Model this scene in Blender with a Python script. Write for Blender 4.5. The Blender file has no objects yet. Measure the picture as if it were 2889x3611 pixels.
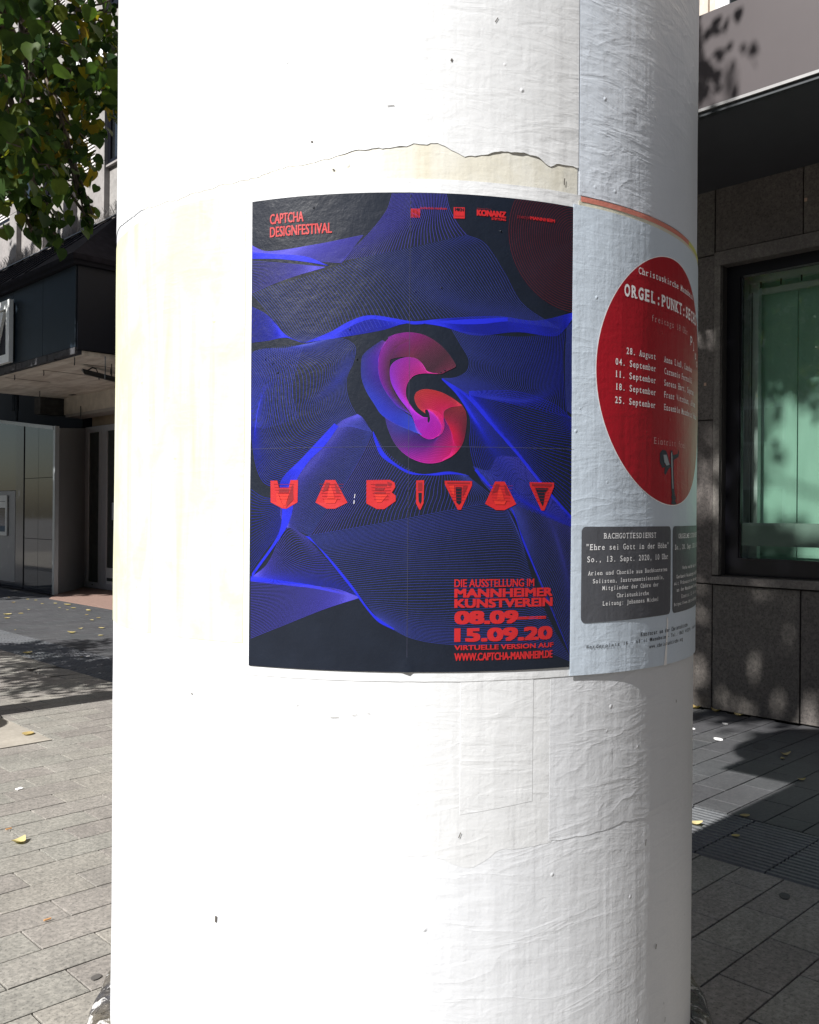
import bpy, math, random
import numpy as np
from mathutils import Vector, Matrix, noise, geometry

scene = bpy.context.scene
R_ = math.radians

# ------------------------------------------------------------------ camera, sky, sun, exposure
YAW, PITCH, ROLL, EYE = 0.774299, 1.5794e-3, 8.04927e-3, 1.61
_f = Vector((math.sin(YAW) * math.cos(PITCH), math.cos(YAW) * math.cos(PITCH), math.sin(PITCH)))
_r0 = Vector((math.cos(YAW), -math.sin(YAW), 0))
_u0 = _r0.cross(_f)
_r = math.cos(ROLL) * _r0 + math.sin(ROLL) * _u0
_u = -math.sin(ROLL) * _r0 + math.cos(ROLL) * _u0
cam_data = bpy.data.cameras.new("camera")
cam = bpy.data.objects.new("camera", cam_data)
scene.collection.objects.link(cam)
cam.matrix_world = Matrix(((_r.x, _u.x, -_f.x, 0), (_r.y, _u.y, -_f.y, 0), (_r.z, _u.z, -_f.z, EYE), (0, 0, 0, 1)))
cam_data.sensor_fit = 'HORIZONTAL'
cam_data.sensor_width = 36.0
cam_data.lens = 36.0 * 3235.25 / 2889.0
cam_data.clip_start = 0.05
cam_data.clip_end = 600
scene.camera = cam

SUN_EL = R_(40.0)
SUN_DIR = Vector((-math.cos(SUN_EL), 0.0, math.sin(SUN_EL)))      # towards the sun
world = bpy.data.worlds.new("World"); scene.world = world
world.use_nodes = True
wn = world.node_tree.nodes; wl = world.node_tree.links
for n in list(wn): wn.remove(n)
sky = wn.new('ShaderNodeTexSky'); sky.sky_type = 'NISHITA'; sky.sun_disc = False
sky.sun_elevation = SUN_EL
sky.sun_rotation = math.atan2(SUN_DIR.x, SUN_DIR.y)
sky.altitude = 100; sky.air_density = 1.0; sky.dust_density = 1.5; sky.ozone_density = 1.2
bg = wn.new('ShaderNodeBackground'); bg.inputs['Strength'].default_value = 0.05
wo = wn.new('ShaderNodeOutputWorld')
wl.new(sky.outputs[0], bg.inputs[0]); wl.new(bg.outputs[0], wo.inputs[0])
sd = bpy.data.lights.new("sun", 'SUN'); sd.energy = 5.0; sd.angle = R_(0.53); sd.color = (1.0, 0.972, 0.935)
sun = bpy.data.objects.new("sun", sd); scene.collection.objects.link(sun)
sun.rotation_euler = SUN_DIR.to_track_quat('Z', 'Y').to_euler()
sun.location = (-10, 0, 12)
vs = scene.view_settings
vs.view_transform = 'Standard'; vs.look = 'None'; vs.gamma = 1.0; vs.use_curve_mapping = False
vs.exposure = 0.75
scene.cycles.max_bounces = 8; scene.cycles.transparent_max_bounces = 16
scene.cycles.caustics_reflective = False; scene.cycles.caustics_refractive = False

# ------------------------------------------------------------------ helpers
COL = scene.collection
def tag(o, label=None, cat=None, group=None, kind=None):
    if label: o['label'] = label
    if cat: o['category'] = cat
    if group: o['group'] = group
    if kind: o['kind'] = kind
    return o
def empty(name, loc=(0, 0, 0)):
    o = bpy.data.objects.new(name, None); COL.objects.link(o); o.location = loc
    o.empty_display_size = 0.1
    return o
def mesh_obj(name, verts, faces, mat, parent=None, uvs=None, smooth=False, cols=None, mats=None, midx=None):
    me = bpy.data.meshes.new(name)
    if parent is not None and parent.parent is None and parent.location.length > 0 or (parent is not None):
        off = world_loc(parent)
        verts = [(v[0] - off[0], v[1] - off[1], v[2] - off[2]) for v in verts]
    me.from_pydata([tuple(v) for v in verts], [], faces)
    if uvs is not None:
        l = me.uv_layers.new(name="uv")
        vi = np.empty(len(me.loops), dtype=np.int32); me.loops.foreach_get('vertex_index', vi)
        l.data.foreach_set('uv', np.asarray(uvs, dtype=np.float32)[vi].ravel())
    if cols is not None:
        a = me.color_attributes.new(name="ink", type='FLOAT_COLOR', domain='POINT')
        a.data.foreach_set('color', np.asarray(cols, dtype=np.float32).ravel())
    if mats:
        for m in mats: me.materials.append(m)
        if midx is not None: me.polygons.foreach_set('material_index', np.asarray(midx, dtype=np.int32))
    elif mat: me.materials.append(mat)
    if smooth: me.polygons.foreach_set('use_smooth', [True] * len(me.polygons))
    me.update()
    o = bpy.data.objects.new(name, me); COL.objects.link(o)
    if parent is not None: o.parent = parent
    return o
_wl = {}
def world_loc(o):
    p = Vector((0, 0, 0))
    while o is not None:
        p += o.location; o = o.parent
    return p
class MB:
    def __init__(s): s.v = []; s.f = []
    def add(s, v, f):
        b = len(s.v); s.v += [tuple(x) for x in v]; s.f += [tuple(i + b for i in q) for q in f]; return s
    def box(s, x0, x1, y0, y1, z0, z1):
        if x0 > x1: x0, x1 = x1, x0
        if y0 > y1: y0, y1 = y1, y0
        if z0 > z1: z0, z1 = z1, z0
        v = [(x0, y0, z0), (x1, y0, z0), (x1, y1, z0), (x0, y1, z0), (x0, y0, z1), (x1, y0, z1), (x1, y1, z1), (x0, y1, z1)]
        return s.add(v, [(0, 3, 2, 1), (4, 5, 6, 7), (0, 1, 5, 4), (1, 2, 6, 5), (2, 3, 7, 6), (3, 0, 4, 7)])
    def hexa(s, b, t):                    # bottom 4 pts, top 4 pts
        return s.add(list(b) + list(t), [(0, 3, 2, 1), (4, 5, 6, 7), (0, 1, 5, 4), (1, 2, 6, 5), (2, 3, 7, 6), (3, 0, 4, 7)])
    def tube(s, pts, rad, n=8, cap=True):
        pts = [Vector(p) for p in pts]
        if not hasattr(rad, '__len__'): rad = [rad] * len(pts)
        b = len(s.v); prev = None
        for i, p in enumerate(pts):
            d = (pts[min(i + 1, len(pts) - 1)] - pts[max(i - 1, 0)]).normalized()
            a = Vector((0, 0, 1)) if abs(d.z) < .9 else Vector((1, 0, 0))
            x = d.cross(a).normalized() if prev is None else (prev - d * prev.dot(d)).normalized()
            prev = x; y = d.cross(x)
            for k in range(n):
                t = 2 * math.pi * k / n
                s.v.append(tuple(p + rad[i] * (math.cos(t) * x + math.sin(t) * y)))
        for i in range(len(pts) - 1):
            for k in range(n):
                k2 = (k + 1) % n
                s.f.append((b + i * n + k, b + i * n + k2, b + (i + 1) * n + k2, b + (i + 1) * n + k))
        if cap:
            s.f.append(tuple(b + k for k in range(n))[::-1]); e = b + (len(pts) - 1) * n
            s.f.append(tuple(e + k for k in range(n)))
        return s
    def prism(s, poly, axis, a, c):       # poly of 2D pts extruded along axis from a to c
        n = len(poly)
        def mk(p, t):
            if axis == 'x': return (t, p[0], p[1])
            if axis == 'y': return (p[0], t, p[1])
            return (p[0], p[1], t)
        v = [mk(p, a) for p in poly] + [mk(p, c) for p in poly]
        f = [tuple(range(n))[::-1], tuple(range(n, 2 * n))] + [(i, (i + 1) % n, n + (i + 1) % n, n + i) for i in range(n)]
        return s.add(v, f)
    def build(s, name, mat, parent=None, **k): return mesh_obj(name, s.v, s.f, mat, parent, **k)
def B(name, mat, parent, *a, **k): return MB().box(*a).build(name, mat, parent, **k)

# ------------------------------------------------------------------ materials
class NT:
    def __init__(s, name):
        s.m = bpy.data.materials.new(name); s.m.use_nodes = True
        s.t = s.m.node_tree; s.n = s.t.nodes; s.l = s.t.links
        s.p = s.n['Principled BSDF']; s.out = s.n['Material Output']
    def new(s, t, **k):
        n = s.n.new(t)
        for a, b in k.items():
            if a.startswith('i_'): n.inputs[a[2:].replace('_', ' ')].default_value = b
            else: setattr(n, a, b)
        return n
    def link(s, a, b): s.l.new(a, b)
    def coord(s, kind='Object', scale=(1, 1, 1)):
        c = s.new('ShaderNodeTexCoord'); m = s.new('ShaderNodeMapping'); m.inputs['Scale'].default_value = scale
        s.link(c.outputs[kind], m.inputs[0]); return m.outputs[0]
    def noise(s, vec, scale, detail=4, rough=.55, dist=0):
        n = s.new('ShaderNodeTexNoise'); n.inputs['Scale'].default_value = scale; n.inputs['Detail'].default_value = detail
        n.inputs['Roughness'].default_value = rough; n.inputs['Distortion'].default_value = dist
        s.link(vec, n.inputs['Vector']); return n.outputs['Fac']
    def ramp(s, fac, stops, interp='LINEAR'):
        r = s.new('ShaderNodeValToRGB'); r.color_ramp.interpolation = interp
        e = r.color_ramp.elements
        while len(e) > 1: e.remove(e[-1])
        for i, (p, c) in enumerate(stops):
            if not hasattr(c, '__len__'): c = (c, c, c)
            c = tuple(c) + (1,)
            if i == 0: e[0].position = p; e[0].color = c
            else: q = e.new(p); q.color = c
        s.link(fac, r.inputs[0]); return r.outputs[0]
    def mix(s, f, a, b, blend='MIX'):
        m = s.new('ShaderNodeMix', data_type='RGBA', blend_type=blend)
        for i, v in ((0, f), (6, a), (7, b)):
            if hasattr(v, 'is_linked'): s.link(v, m.inputs[i])
            elif hasattr(v, '__len__'): m.inputs[i].default_value = tuple(v) + (1,) if len(v) == 3 else v
            elif i == 0: m.inputs[i].default_value = v
            else: m.inputs[i].default_value = (v, v, v, 1)
        return m.outputs[2]
    def math(s, op, a, b=0.0, c=None):
        m = s.new('ShaderNodeMath', operation=op)
        for i, v in enumerate((a, b) if c is None else (a, b, c)):
            if hasattr(v, 'is_linked'): s.link(v, m.inputs[i])
            else: m.inputs[i].default_value = v
        return m.outputs[0]
    def bump(s, h, strength, dist, nrm=None):
        b = s.new('ShaderNodeBump'); b.inputs['Strength'].default_value = strength; b.inputs['Distance'].default_value = dist
        s.link(h, b.inputs['Height'])
        if nrm is not None: s.link(nrm, b.inputs['Normal'])
        return b.outputs[0]
    def col(s, v):
        if hasattr(v, 'is_linked'): s.link(v, s.p.inputs['Base Color'])
        else: s.p.inputs['Base Color'].default_value = tuple(v) + (1,)
        return s
    def set(s, **k):
        for a, b in k.items():
            i = s.p.inputs[a.replace('_', ' ')]
            if hasattr(b, 'is_linked'): s.link(b, i)
            else: i.default_value = b
        return s

def m_plain(name, col, rough=.5, metal=0, var=.12, scale=8, bump=0, bscale=60, spec=.5):
    t = NT(name); v = t.coord()
    n = t.noise(v, scale, 5, .6)
    lo = tuple(c * (1 - var) for c in col); hi = tuple(min(1, c * (1 + var)) for c in col)
    t.col(t.ramp(n, [(.3, lo), (.7, hi)])).set(Roughness=rough, Metallic=metal)
    t.p.inputs['Specular IOR Level'].default_value = spec
    if bump: t.set(Normal=t.bump(t.noise(v, bscale, 6, .6), .6, bump))
    return t.m

def m_granite(name, base, dark, light, sc=1.0, rough=.75, spots=.5):
    """speckled stone with dark and light grains; each slab a little different"""
    t = NT(name)
    c = t.new('ShaderNodeNewGeometry'); pos = c.outputs['Position']
    oi = t.new('ShaderNodeObjectInfo')
    rnd = t.math('FRACT', t.math('ADD', t.math('MULTIPLY', oi.outputs['Random'], 7.13), c.outputs['Random Per Island']))
    n1 = t.noise(pos, 42 * sc, 3, .65); n2 = t.noise(pos, 85 * sc, 3, .7); n3 = t.noise(pos, 2.2, 5, .6)
    n4 = t.noise(pos, 9 * sc, 4, .6)
    col = t.mix(t.ramp(n1, [(.40, 0), (.62, 1)]), base, light)
    col = t.mix(t.math('MULTIPLY', t.ramp(n2, [(.36, 1), (.47, 0)]), spots), col, dark)
    col = t.mix(1.0, col, t.ramp(n3, [(.25, .78), (.75, 1.14)]), 'MULTIPLY')
    col = t.mix(1.0, col, t.ramp(n4, [(.3, .88), (.7, 1.08)]), 'MULTIPLY')
    tint = t.ramp(rnd, [(0, (.90, .87, .86)), (.35, (1.0, .975, .96)), (.7, (.97, .985, .955)), (1, (1.07, 1.05, 1.01))])
    col = t.mix(1.0, col, tint, 'MULTIPLY')
    t.col(col).set(Roughness=rough)
    t.set(Normal=t.bump(n2, .35, .0015, t.bump(n4, .25, .004)))
    return t.m

def m_paper(name, base=(.67, .69, .72), stain=None, stain_amt=0.0, rough=.42, wrinkle=1.0, seed=0.0, hz=1.0, spec=.5):
    """pasted poster paper: wrinkles that run round the column, small lumps, glue streaks"""
    t = NT(name)
    c = t.new('ShaderNodeTexCoord')
    def mp(sx, sy, ox=0, rot=0):
        m = t.new('ShaderNodeMapping'); m.inputs['Scale'].default_value = (sx, sy, 1)
        m.inputs['Location'].default_value = (seed * 3.1 + ox, seed * 1.7, seed); m.inputs['Rotation'].default_value = (0, 0, rot)
        t.link(c.outputs['UV'], m.inputs[0]); return m.outputs[0]
    w1 = t.noise(mp(4 * hz, 15, 0, -.12), 1.0, 3, .5, .9)          # long horizontal wrinkles
    w1 = t.math('ABSOLUTE', t.math('SUBTRACT', w1, .5))
    w1 = t.ramp(w1, [(0, 1), (.035, .55), (.12, 0)])
    reg = t.ramp(t.noise(mp(2.1, 1.7, 4), 1.0, 2, .5), [(.38, 0), (.6, 1)])
    w2 = t.noise(mp(9, 34, 7, .1), 1.0, 4, .55, .8)
    w3 = t.noise(mp(30, 30, 2), 1.0, 3, .6, .2)
    w4 = t.noise(mp(26, 1.6, 9), 1.0, 3, .55, .15)                # vertical pull marks
    vo = t.new('ShaderNodeTexVoronoi'); vo.inputs['Scale'].default_value = 1.0; vo.feature = 'F1'
    t.link(mp(24, 24, 5), vo.inputs['Vector'])
    lump = t.ramp(vo.outputs['Distance'], [(0, 1), (.11, 0)])
    pick = t.ramp(vo.outputs['Color'], [(.62, 0), (.72, 1)])
    lump = t.math('MULTIPLY', lump, pick)
    h = t.math('ADD', t.math('MULTIPLY', t.math('MULTIPLY', w1, reg), .42 * wrinkle), t.math('MULTIPLY', w2, 1.0 * wrinkle))
    h = t.math('ADD', h, t.math('MULTIPLY', w3, .60)); h = t.math('ADD', h, t.math('MULTIPLY', w4, .8))
    h = t.math('ADD', h, t.math('MULTIPLY', lump, .9))
    nb = t.bump(h, 1.0, .0017)
    fine = t.noise(mp(180, 180, 1), 1.0, 3, .6)
    nb = t.bump(fine, .25, .0006, nb)
    col = base
    gl = t.ramp(t.noise(mp(3, 1.2, 6), 1.0, 4, .6), [(.3, .93), (.7, 1.03)])
    col = t.mix(1.0, col, gl, 'MULTIPLY')
    if stain:
        st = t.ramp(t.noise(mp(14, .9, 3), 1.0, 5, .6, .6), [(.45, 0), (.7, 1)])
        st2 = t.ramp(t.noise(mp(7, 5, 8), 1.0, 5, .65, .6), [(.42, 0), (.62, 1)])
        f = t.math('MULTIPLY', t.math('MAXIMUM', st, t.math('MULTIPLY', st2, .6)), stain_amt)
        col = t.mix(f, col, stain)
    sp = t.ramp(t.noise(mp(55, 40, 12), 1.0, 2, .5), [(.80, 0), (.83, 1)])
    col = t.mix(t.math('MULTIPLY', sp, .55), col, (.25, .2, .14))
    t.col(col).set(Roughness=rough, Normal=nb)
    t.p.inputs['Specular IOR Level'].default_value = spec
    return t.m

def m_print(name, ink=None, rough=.38, wr=.0010, spec=.5, var=.06):
    """flat print on poster paper; keeps the paper's gentle relief"""
    t = NT(name); c = t.new('ShaderNodeTexCoord')
    if ink is None:
        a = t.new('ShaderNodeVertexColor', layer_name='ink'); col = a.outputs[0]
    else:
        n = t.noise(t.coord('Object'), 14, 4, .6)
        col = t.ramp(n, [(.3, tuple(x * (1 - var) for x in ink)), (.7, tuple(min(1, x * (1 + var)) for x in ink))])
    v = t.coord('Object')
    t.col(col).set(Roughness=rough, Normal=t.bump(t.noise(v, 22, 5, .62), .8, wr, t.bump(t.noise(v, 160, 3, .6), .4, .0005)))
    t.p.inputs['Specular IOR Level'].default_value = spec
    return t.m

def m_glass(name, tint, rough=.0, refl=1.0, alpha_tint=1.0):
    t = NT(name); t.n.remove(t.p)
    tr = t.new('ShaderNodeBsdfTransparent'); tr.inputs[0].default_value = tuple(tint) + (1,)
    gl = t.new('ShaderNodeBsdfGlossy'); gl.inputs['Roughness'].default_value = rough; gl.inputs[0].default_value = (refl, refl, refl, 1)
    fr = t.new('ShaderNodeFresnel'); fr.inputs[0].default_value = 1.52
    f2 = t.math('MINIMUM', t.math('MULTIPLY', fr.outputs[0], 1.5), 1.0)
    mx = t.new('ShaderNodeMixShader'); t.link(f2, mx.inputs[0]); t.link(tr.outputs[0], mx.inputs[1]); t.link(gl.outputs[0], mx.inputs[2])
    t.link(mx.outputs[0], t.out.inputs[0]); return t.m

M = {}
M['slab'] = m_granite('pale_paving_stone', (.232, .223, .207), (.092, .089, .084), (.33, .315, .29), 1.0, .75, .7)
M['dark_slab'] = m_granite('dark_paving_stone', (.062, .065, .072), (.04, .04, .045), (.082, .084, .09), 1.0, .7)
M['tactile'] = m_granite('tactile_stone', (.085, .09, .10), (.055, .057, .062), (.11, .115, .125), 1.0, .6)
M['mortar'] = m_plain('joint_sand', (.06, .055, .05), .95, var=.35, scale=30, bump=.003, bscale=200)
M['asphalt'] = m_plain('street_ground', (.14, .135, .13), .9, var=.2, scale=3, bump=.002, bscale=180)
M['clad'] = m_granite('brown_granite_cladding', (.098, .089, .085), (.040, .036, .035), (.150, .136, .128), .75, .62, .75)
M['clad_trim'] = m_granite('granite_trim', (.125, .116, .110), (.055, .052, .05), (.18, .168, .158), .9, .55, .6)
M['fascia_r'] = m_plain('mauve_fascia', (.070, .060, .063), .5, var=.05, scale=2, spec=.3)
M['soffit_r'] = m_plain('dark_soffit', (.045, .047, .055), .6, var=.15, scale=1.5)
M['trim_l'] = m_plain('grey_metal_trim', (.30, .30, .30), .4, .6)
M['blackm'] = m_plain('black_window_metal', (.005, .005, .008), .35, spec=.3)
M['darkmetal'] = m_plain('dark_metal', (.04, .045, .05), .5, .4)
M['beige_stone'] = m_granite('beige_facade_stone', (.56, .50, .43), (.42, .38, .33), (.62, .57, .5), .5, .8, .3)
M['pale_stone'] = m_granite('pale_facade_stone', (.27, .255, .255), (.21, .20, .20), (.31, .295, .295), .35, .8, .25)
M['green_glass'] = m_glass('green_tinted_glass', (.93, .998, .965))
M['clear_glass'] = m_glass('window_glass', (.35, .42, .45))
M['film'] = m_plain('frosted_film', (.22, .27, .245), .6, var=.03)
M['white_in'] = m_plain('pale_mint_interior_panel', (.66, .90, .78), .5, var=.03, scale=2)
M['white_frame'] = m_plain('white_window_frame', (.74, .76, .76), .4, var=.03)
M['navy'] = m_plain('navy_cladding', (.012, .020, .030), .5, var=.12, scale=3, spec=.25)
M['navy_dark'] = m_plain('dark_blue_void', (.010, .013, .024), .7, var=.2, scale=2)
M['roof'] = m_plain('dark_roof_sheet', (.012, .011, .015), .85, spec=.1, var=.45, scale=9, bump=.003, bscale=40)
M['soffit_l'] = None
M['concrete'] = m_plain('raw_concrete_beam', (.54, .49, .42), .85, var=.18, scale=5, bump=.004, bscale=30)
M['wood'] = m_plain('wood_panel', (.38, .29, .19), .6, var=.15, scale=4)
M['grey_panel'] = m_plain('grey_coated_panel', (.30, .32, .335), .42, var=.06, scale=2)
M['pale_metal'] = m_plain('pale_grey_metal', (.36, .38, .39), .38, .35, var=.05)
M['door_metal'] = m_plain('pale_door_frame', (.52, .53, .56), .45, var=.04)
M['dark_glass'] = m_plain('dark_reflecting_glass', (.012, .014, .016), .05, var=.3, scale=2, spec=1.0)
M['polished'] = m_plain('polished_dark_granite', (.025, .027, .035), .14, var=.4, scale=60, spec=.8)
M['atm'] = m_plain('grey_machine_panel', (.20, .20, .205), .45, var=.06)
M['atm_l'] = m_plain('light_machine_bezel', (.50, .51, .50), .4, var=.05)
M['screen'] = m_plain('dark_screen', (.02, .025, .05), .1, var=.2)
M['mat_red'] = m_plain('brown_red_entrance_mat', (.24, .155, .125), .95, var=.15, scale=20, bump=.003, bscale=300)
M['sign_white'] = m_plain('white_sign_letter', (.86, .87, .88), .35, var=.02)
M['sign_grey'] = m_plain('pale_sign_frame', (.80, .82, .81), .35, var=.06)
M['slat'] = m_plain('pale_blind_slat', (.60, .585, .57), .5, var=.04)
M['wire'] = m_plain('steel_wire', (.30, .29, .28), .4, .6)
M['bark'] = m_plain('grey_brown_bark', (.12, .095, .075), .9, var=.4, scale=20, bump=.012, bscale=25)
M['bitumen'] = None
M['black'] = m_plain('black_cap_metal', (.05, .055, .06), .5)
M['wall_far'] = m_plain('pale_render_wall', (.45, .43, .41), .9, var=.08, scale=1)
M['strap'] = m_plain('white_plastic_cable', (.75, .74, .68), .5, var=.05)
M['white_scrap'] = m_plain('white_paper_scrap', (.85, .85, .85), .6, var=.03)
M['butt'] = m_plain('orange_cigarette_filter', (.62, .33, .14), .7, var=.1)
M['notice'] = m_plain('pale_blue_notice_paper', (.62, .70, .74), .6, var=.03)

def _soffit():
    t = NT('smeared_plaster_soffit'); v = t.coord('Object', (1.0, 1.0, 1.0))
    a = t.noise(t.coord('Object', (5.5, .9, 1)), 1.0, 4, .6, .4); b = t.noise(v, 3.5, 5, .6)
    col = t.mix(t.ramp(a, [(.42, 0), (.60, 1)]), (.54, .48, .42), (.70, .65, .58))
    col = t.mix(1.0, col, t.ramp(b, [(.3, .82), (.7, 1.1)]), 'MULTIPLY')
    t.col(col).set(Roughness=.9, Normal=t.bump(a, .4, .01)); return t.m
M['soffit_l'] = _soffit()
def _sheer():
    t = NT('sheer_mint_panel'); n = t.noise(t.coord('Object', (1, 3, .4)), 3, 4, .6)
    c = t.ramp(n, [(.3, (.52, .74, .64)), (.7, (.60, .82, .72))]); t.col(c).set(Roughness=.6)
    tl = t.new('ShaderNodeBsdfTranslucent'); t.link(c, tl.inputs[0]); mx = t.new('ShaderNodeMixShader'); mx.inputs[0].default_value = .42
    t.link(t.p.outputs[0], mx.inputs[1]); t.link(tl.outputs[0], mx.inputs[2]); t.link(mx.outputs[0], t.out.inputs[0]); return t.m
M['sheer'] = _sheer()
def _bitumen():
    t = NT('glossy_bitumen_plinth'); v = t.coord()
    vo = t.new('ShaderNodeTexVoronoi'); vo.inputs['Scale'].default_value = 26; t.link(v, vo.inputs['Vector'])
    n = t.noise(v, 30, 5, .65, .6); n0 = t.noise(v, 9, 4, .6)
    col = t.mix(t.ramp(n0, [(.4, 0), (.62, 1)]), (.050, .050, .058), (.13, .115, .09))
    col = t.mix(t.ramp(n, [(.56, 0), (.60, 1)]), col, (.55, .54, .52))
    t.col(col).set(Roughness=t.ramp(n, [(.35, .22), (.65, .5)]))
    t.set(Normal=t.bump(vo.outputs['Distance'], .9, .02, t.bump(n, 1.0, .02))); return t.m
M['bitumen'] = _bitumen()
def _leaf(name, stops, trans=.35):
    t = NT(name); g = t.new('ShaderNodeNewGeometry'); oi = t.new('ShaderNodeObjectInfo')
    rnd = t.math('FRACT', t.math('ADD', t.math('MULTIPLY', oi.outputs['Random'], 5.7), g.outputs['Random Per Island']))
    col = t.ramp(rnd, stops)
    n = t.noise(g.outputs['Position'], 40, 3, .6)
    col = t.mix(1.0, col, t.ramp(n, [(.3, .85), (.7, 1.12)]), 'MULTIPLY')
    t.col(col).set(Roughness=.5); t.p.inputs['Specular IOR Level'].default_value = .15
    tl = t.new('ShaderNodeBsdfTranslucent'); t.link(t.mix(1.0, col, (1.25, 1.35, .6), 'MULTIPLY'), tl.inputs[0])
    mx = t.new('ShaderNodeMixShader'); mx.inputs[0].default_value = trans
    t.link(t.p.outputs[0], mx.inputs[1]); t.link(tl.outputs[0], mx.inputs[2]); t.link(mx.outputs[0], t.out.inputs[0]); return t.m
M['leaf'] = _leaf('lime_leaf', [(0, (.020, .044, .017)), (.35, (.038, .075, .024)), (.7, (.066, .115, .026)), (.92, (.11, .135, .022)), (1, (.22, .18, .02))], .45)
M['leaf_y'] = _leaf('yellowing_lime_leaf', [(0, (.26, .19, .02)), (.5, (.32, .24, .03)), (1, (.14, .14, .02))])
M['leaf_ground'] = _leaf('dry_yellow_leaf', [(0, (.55, .44, .17)), (.5, (.62, .53, .28)), (1, (.48, .34, .12))], .15)
# ------------------------------------------------------------------ lettering meshes (built-in font), converted in one batch
TEXTS = {}
_want = {}
def want(s, bold=0.0): _want[(s, bold)] = None
PTXT = [  # text, u0, u1, v_top, v_base (mm on the festival poster), bold
 ("CAPTCHA", 36.9, 101.8, 27.1, 44.9, .14), ("DESIGNFESTIVAL", 37.1, 153.6, 50.0, 67.9, .14),
 ("hochschule mannheim", 307.8, 353.4, 24.6, 28.8, .0), ("MKN", 367.5, 383.0, 24.8, 30.2, .25),
 ("KONANZ", 406.1, 459.3, 25.5, 36.0, .42), ("STIFTUNG", 432.8, 459.3, 37.4, 41.6, .3), ("Gerhard Franz", 406.7, 432.0, 22.2, 24.2, 0),
 ("STARTUP", 480.2, 504.2, 29.8, 34.6, .0), ("MANNHEIM", 505.3, 554.2, 28.6, 34.4, .3),
 ("DIE AUSSTELLUNG IM", 371.4, 518.1, 670.8, 684.4, .16), ("MANNHEIMER", 371.5, 555.1, 687.2, 702.6, .42),
 ("KUNSTVEREIN", 371.7, 555.3, 705.0, 720.4, .42), ("08.09\u2014", 371.9, 542.1, 726.0, 749.0, .55),
 ("15.09.20", 372.1, 555.8, 756.0, 779.6, .55), ("VIRTUELLE VERSION AUF", 372.3, 557.9, 785.6, 794.0, .3),
 ("WWW.CAPTCHA-MANNHEIM.DE", 372.4, 556.1, 799.4, 812.6, .22)]
CTXT = [  # text, s0, s1, baseline z, cap height (metres round the column), ink, bold
 ("Christuskirche Mannheim", .476, .744, 2.0715, .0125, 'w', .01),
 ("ORGEL:PUNKT:SECHS", .434, .786, 2.0235, .0215, 'w', .035),
 ("freitags 18 Uhr", .521, .702, 1.988, .0125, 'p', -.004),
 ("28. August", .442, .539, 1.9145, .012, 'w', .012), ("04. September", .412, .540, 1.8912, .012, 'w', .012),
 ("11. September", .411, .540, 1.868, .012, 'w', .012), ("18. September", .412, .540, 1.8445, .012, 'w', .012),
 ("25. September", .411, .539, 1.8195, .012, 'w', .012),
 ("Anna Lin\u00df, Landau", .573, .737, 1.9145, .012, 'w', .010), ("Carmenio Ferrulli", .574, .738, 1.8912, .012, 'w', .010),
 ("Serena Hart, Sopran", .573, .757, 1.868, .012, 'w', .010), ("Franz Vitzthum, Altus", .573, .778, 1.8445, .012, 'w', .010),
 ("Ensemble Mannheim Vokal", .573, .800, 1.8195, .012, 'w', .010),
 ("Eintritt frei", .533, .692, 1.750, .0125, 'p', -.004),
 ("BACHGOTTESDIENST", .384, .544, 1.5665, .0100, 'w', .01), ("\"Ehre sei Gott in der H\u00f6he\"", .341, .596, 1.5457, .0105, 'w', .01),
 ("So., 13. Sept. 2020, 10 Uhr", .344, .593, 1.5235, .0105, 'w', .01),
 ("Arien und Chor\u00e4le aus Bachkantaten", .347, .589, 1.4995, .0078, 'w', .010), ("Solisten, Instrumentalensemble,", .358, .576, 1.4845, .0078, 'w', .010),
 ("Mitglieder der Ch\u00f6re der", .382, .553, 1.4712, .0078, 'w', .010), ("Christuskirche", .419, .518, 1.4562, .0078, 'w', .010),
 ("Leitung: Johannes Michel", .383, .554, 1.4425, .0078, 'w', .010),
 ("ORGELMEISTERWERKE", .647, .840, 1.5635, .0095, 'w', .01), ("So., 20. Sept. 2020, 18 Uhr", .627, .866, 1.541, .0098, 'w', .01),
 ("Werke von Max Reger und", .673, .830, 1.499, .0072, 'w', .010), ("Gerhard Weinberger und Max", .636, .850, 1.482, .0072, 'w', .010),
 ("mit Pr\u00e4sentation der Reger", .625, .850, 1.469, .0072, 'w', .010), ("an der Mannheimer Steinmeyer", .638, .860, 1.455, .0072, 'w', .010),
 ("Eintritt: 12.- 8.- 6.-", .668, .830, 1.440, .0072, 'w', .010), ("https://www.christuskirche.org", .625, .860, 1.4265, .0066, 'w', .010),
 ("Kantorat an der Christuskirche", .493, .716, 1.3775, .0078, 'k', .010),
 ("Werderplatz 16 - 68161 Mannheim - Tel.: 0621 412276 - kantorat", .344, .830, 1.3655, .0066, 'k', .010),
 ("www.christuskirche.org", .522, .681, 1.3515, .0072, 'k', .010)]
for t in PTXT: want(t[0], 0.0)
for t in CTXT:
    for ch in set(t[0]): want(ch, t[6])
for ch in set("plus"): want(ch, .012)
want("H", 0.0); want("Bank", .035)
def build_texts():
    tmp = []
    for (s, b) in _want:
        if s == ' ': continue
        c = bpy.data.curves.new("lettering", 'FONT'); c.body = s; c.size = 1.0; c.offset = b; c.resolution_u = 3
        o = bpy.data.objects.new("lettering", c); COL.objects.link(o); tmp.append(((s, b), o, c))
    dg = bpy.context.evaluated_depsgraph_get()
    for k, o, c in tmp:
        me = bpy.data.meshes.new_from_object(o.evaluated_get(dg))
        V = [(v.co.x, v.co.y) for v in me.vertices]; F = [tuple(p.vertices) for p in me.polygons]
        TEXTS[k] = (V, F); bpy.data.meshes.remove(me)
    for k, o, c in tmp:
        bpy.data.objects.remove(o); bpy.data.curves.remove(c)
build_texts()
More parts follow.
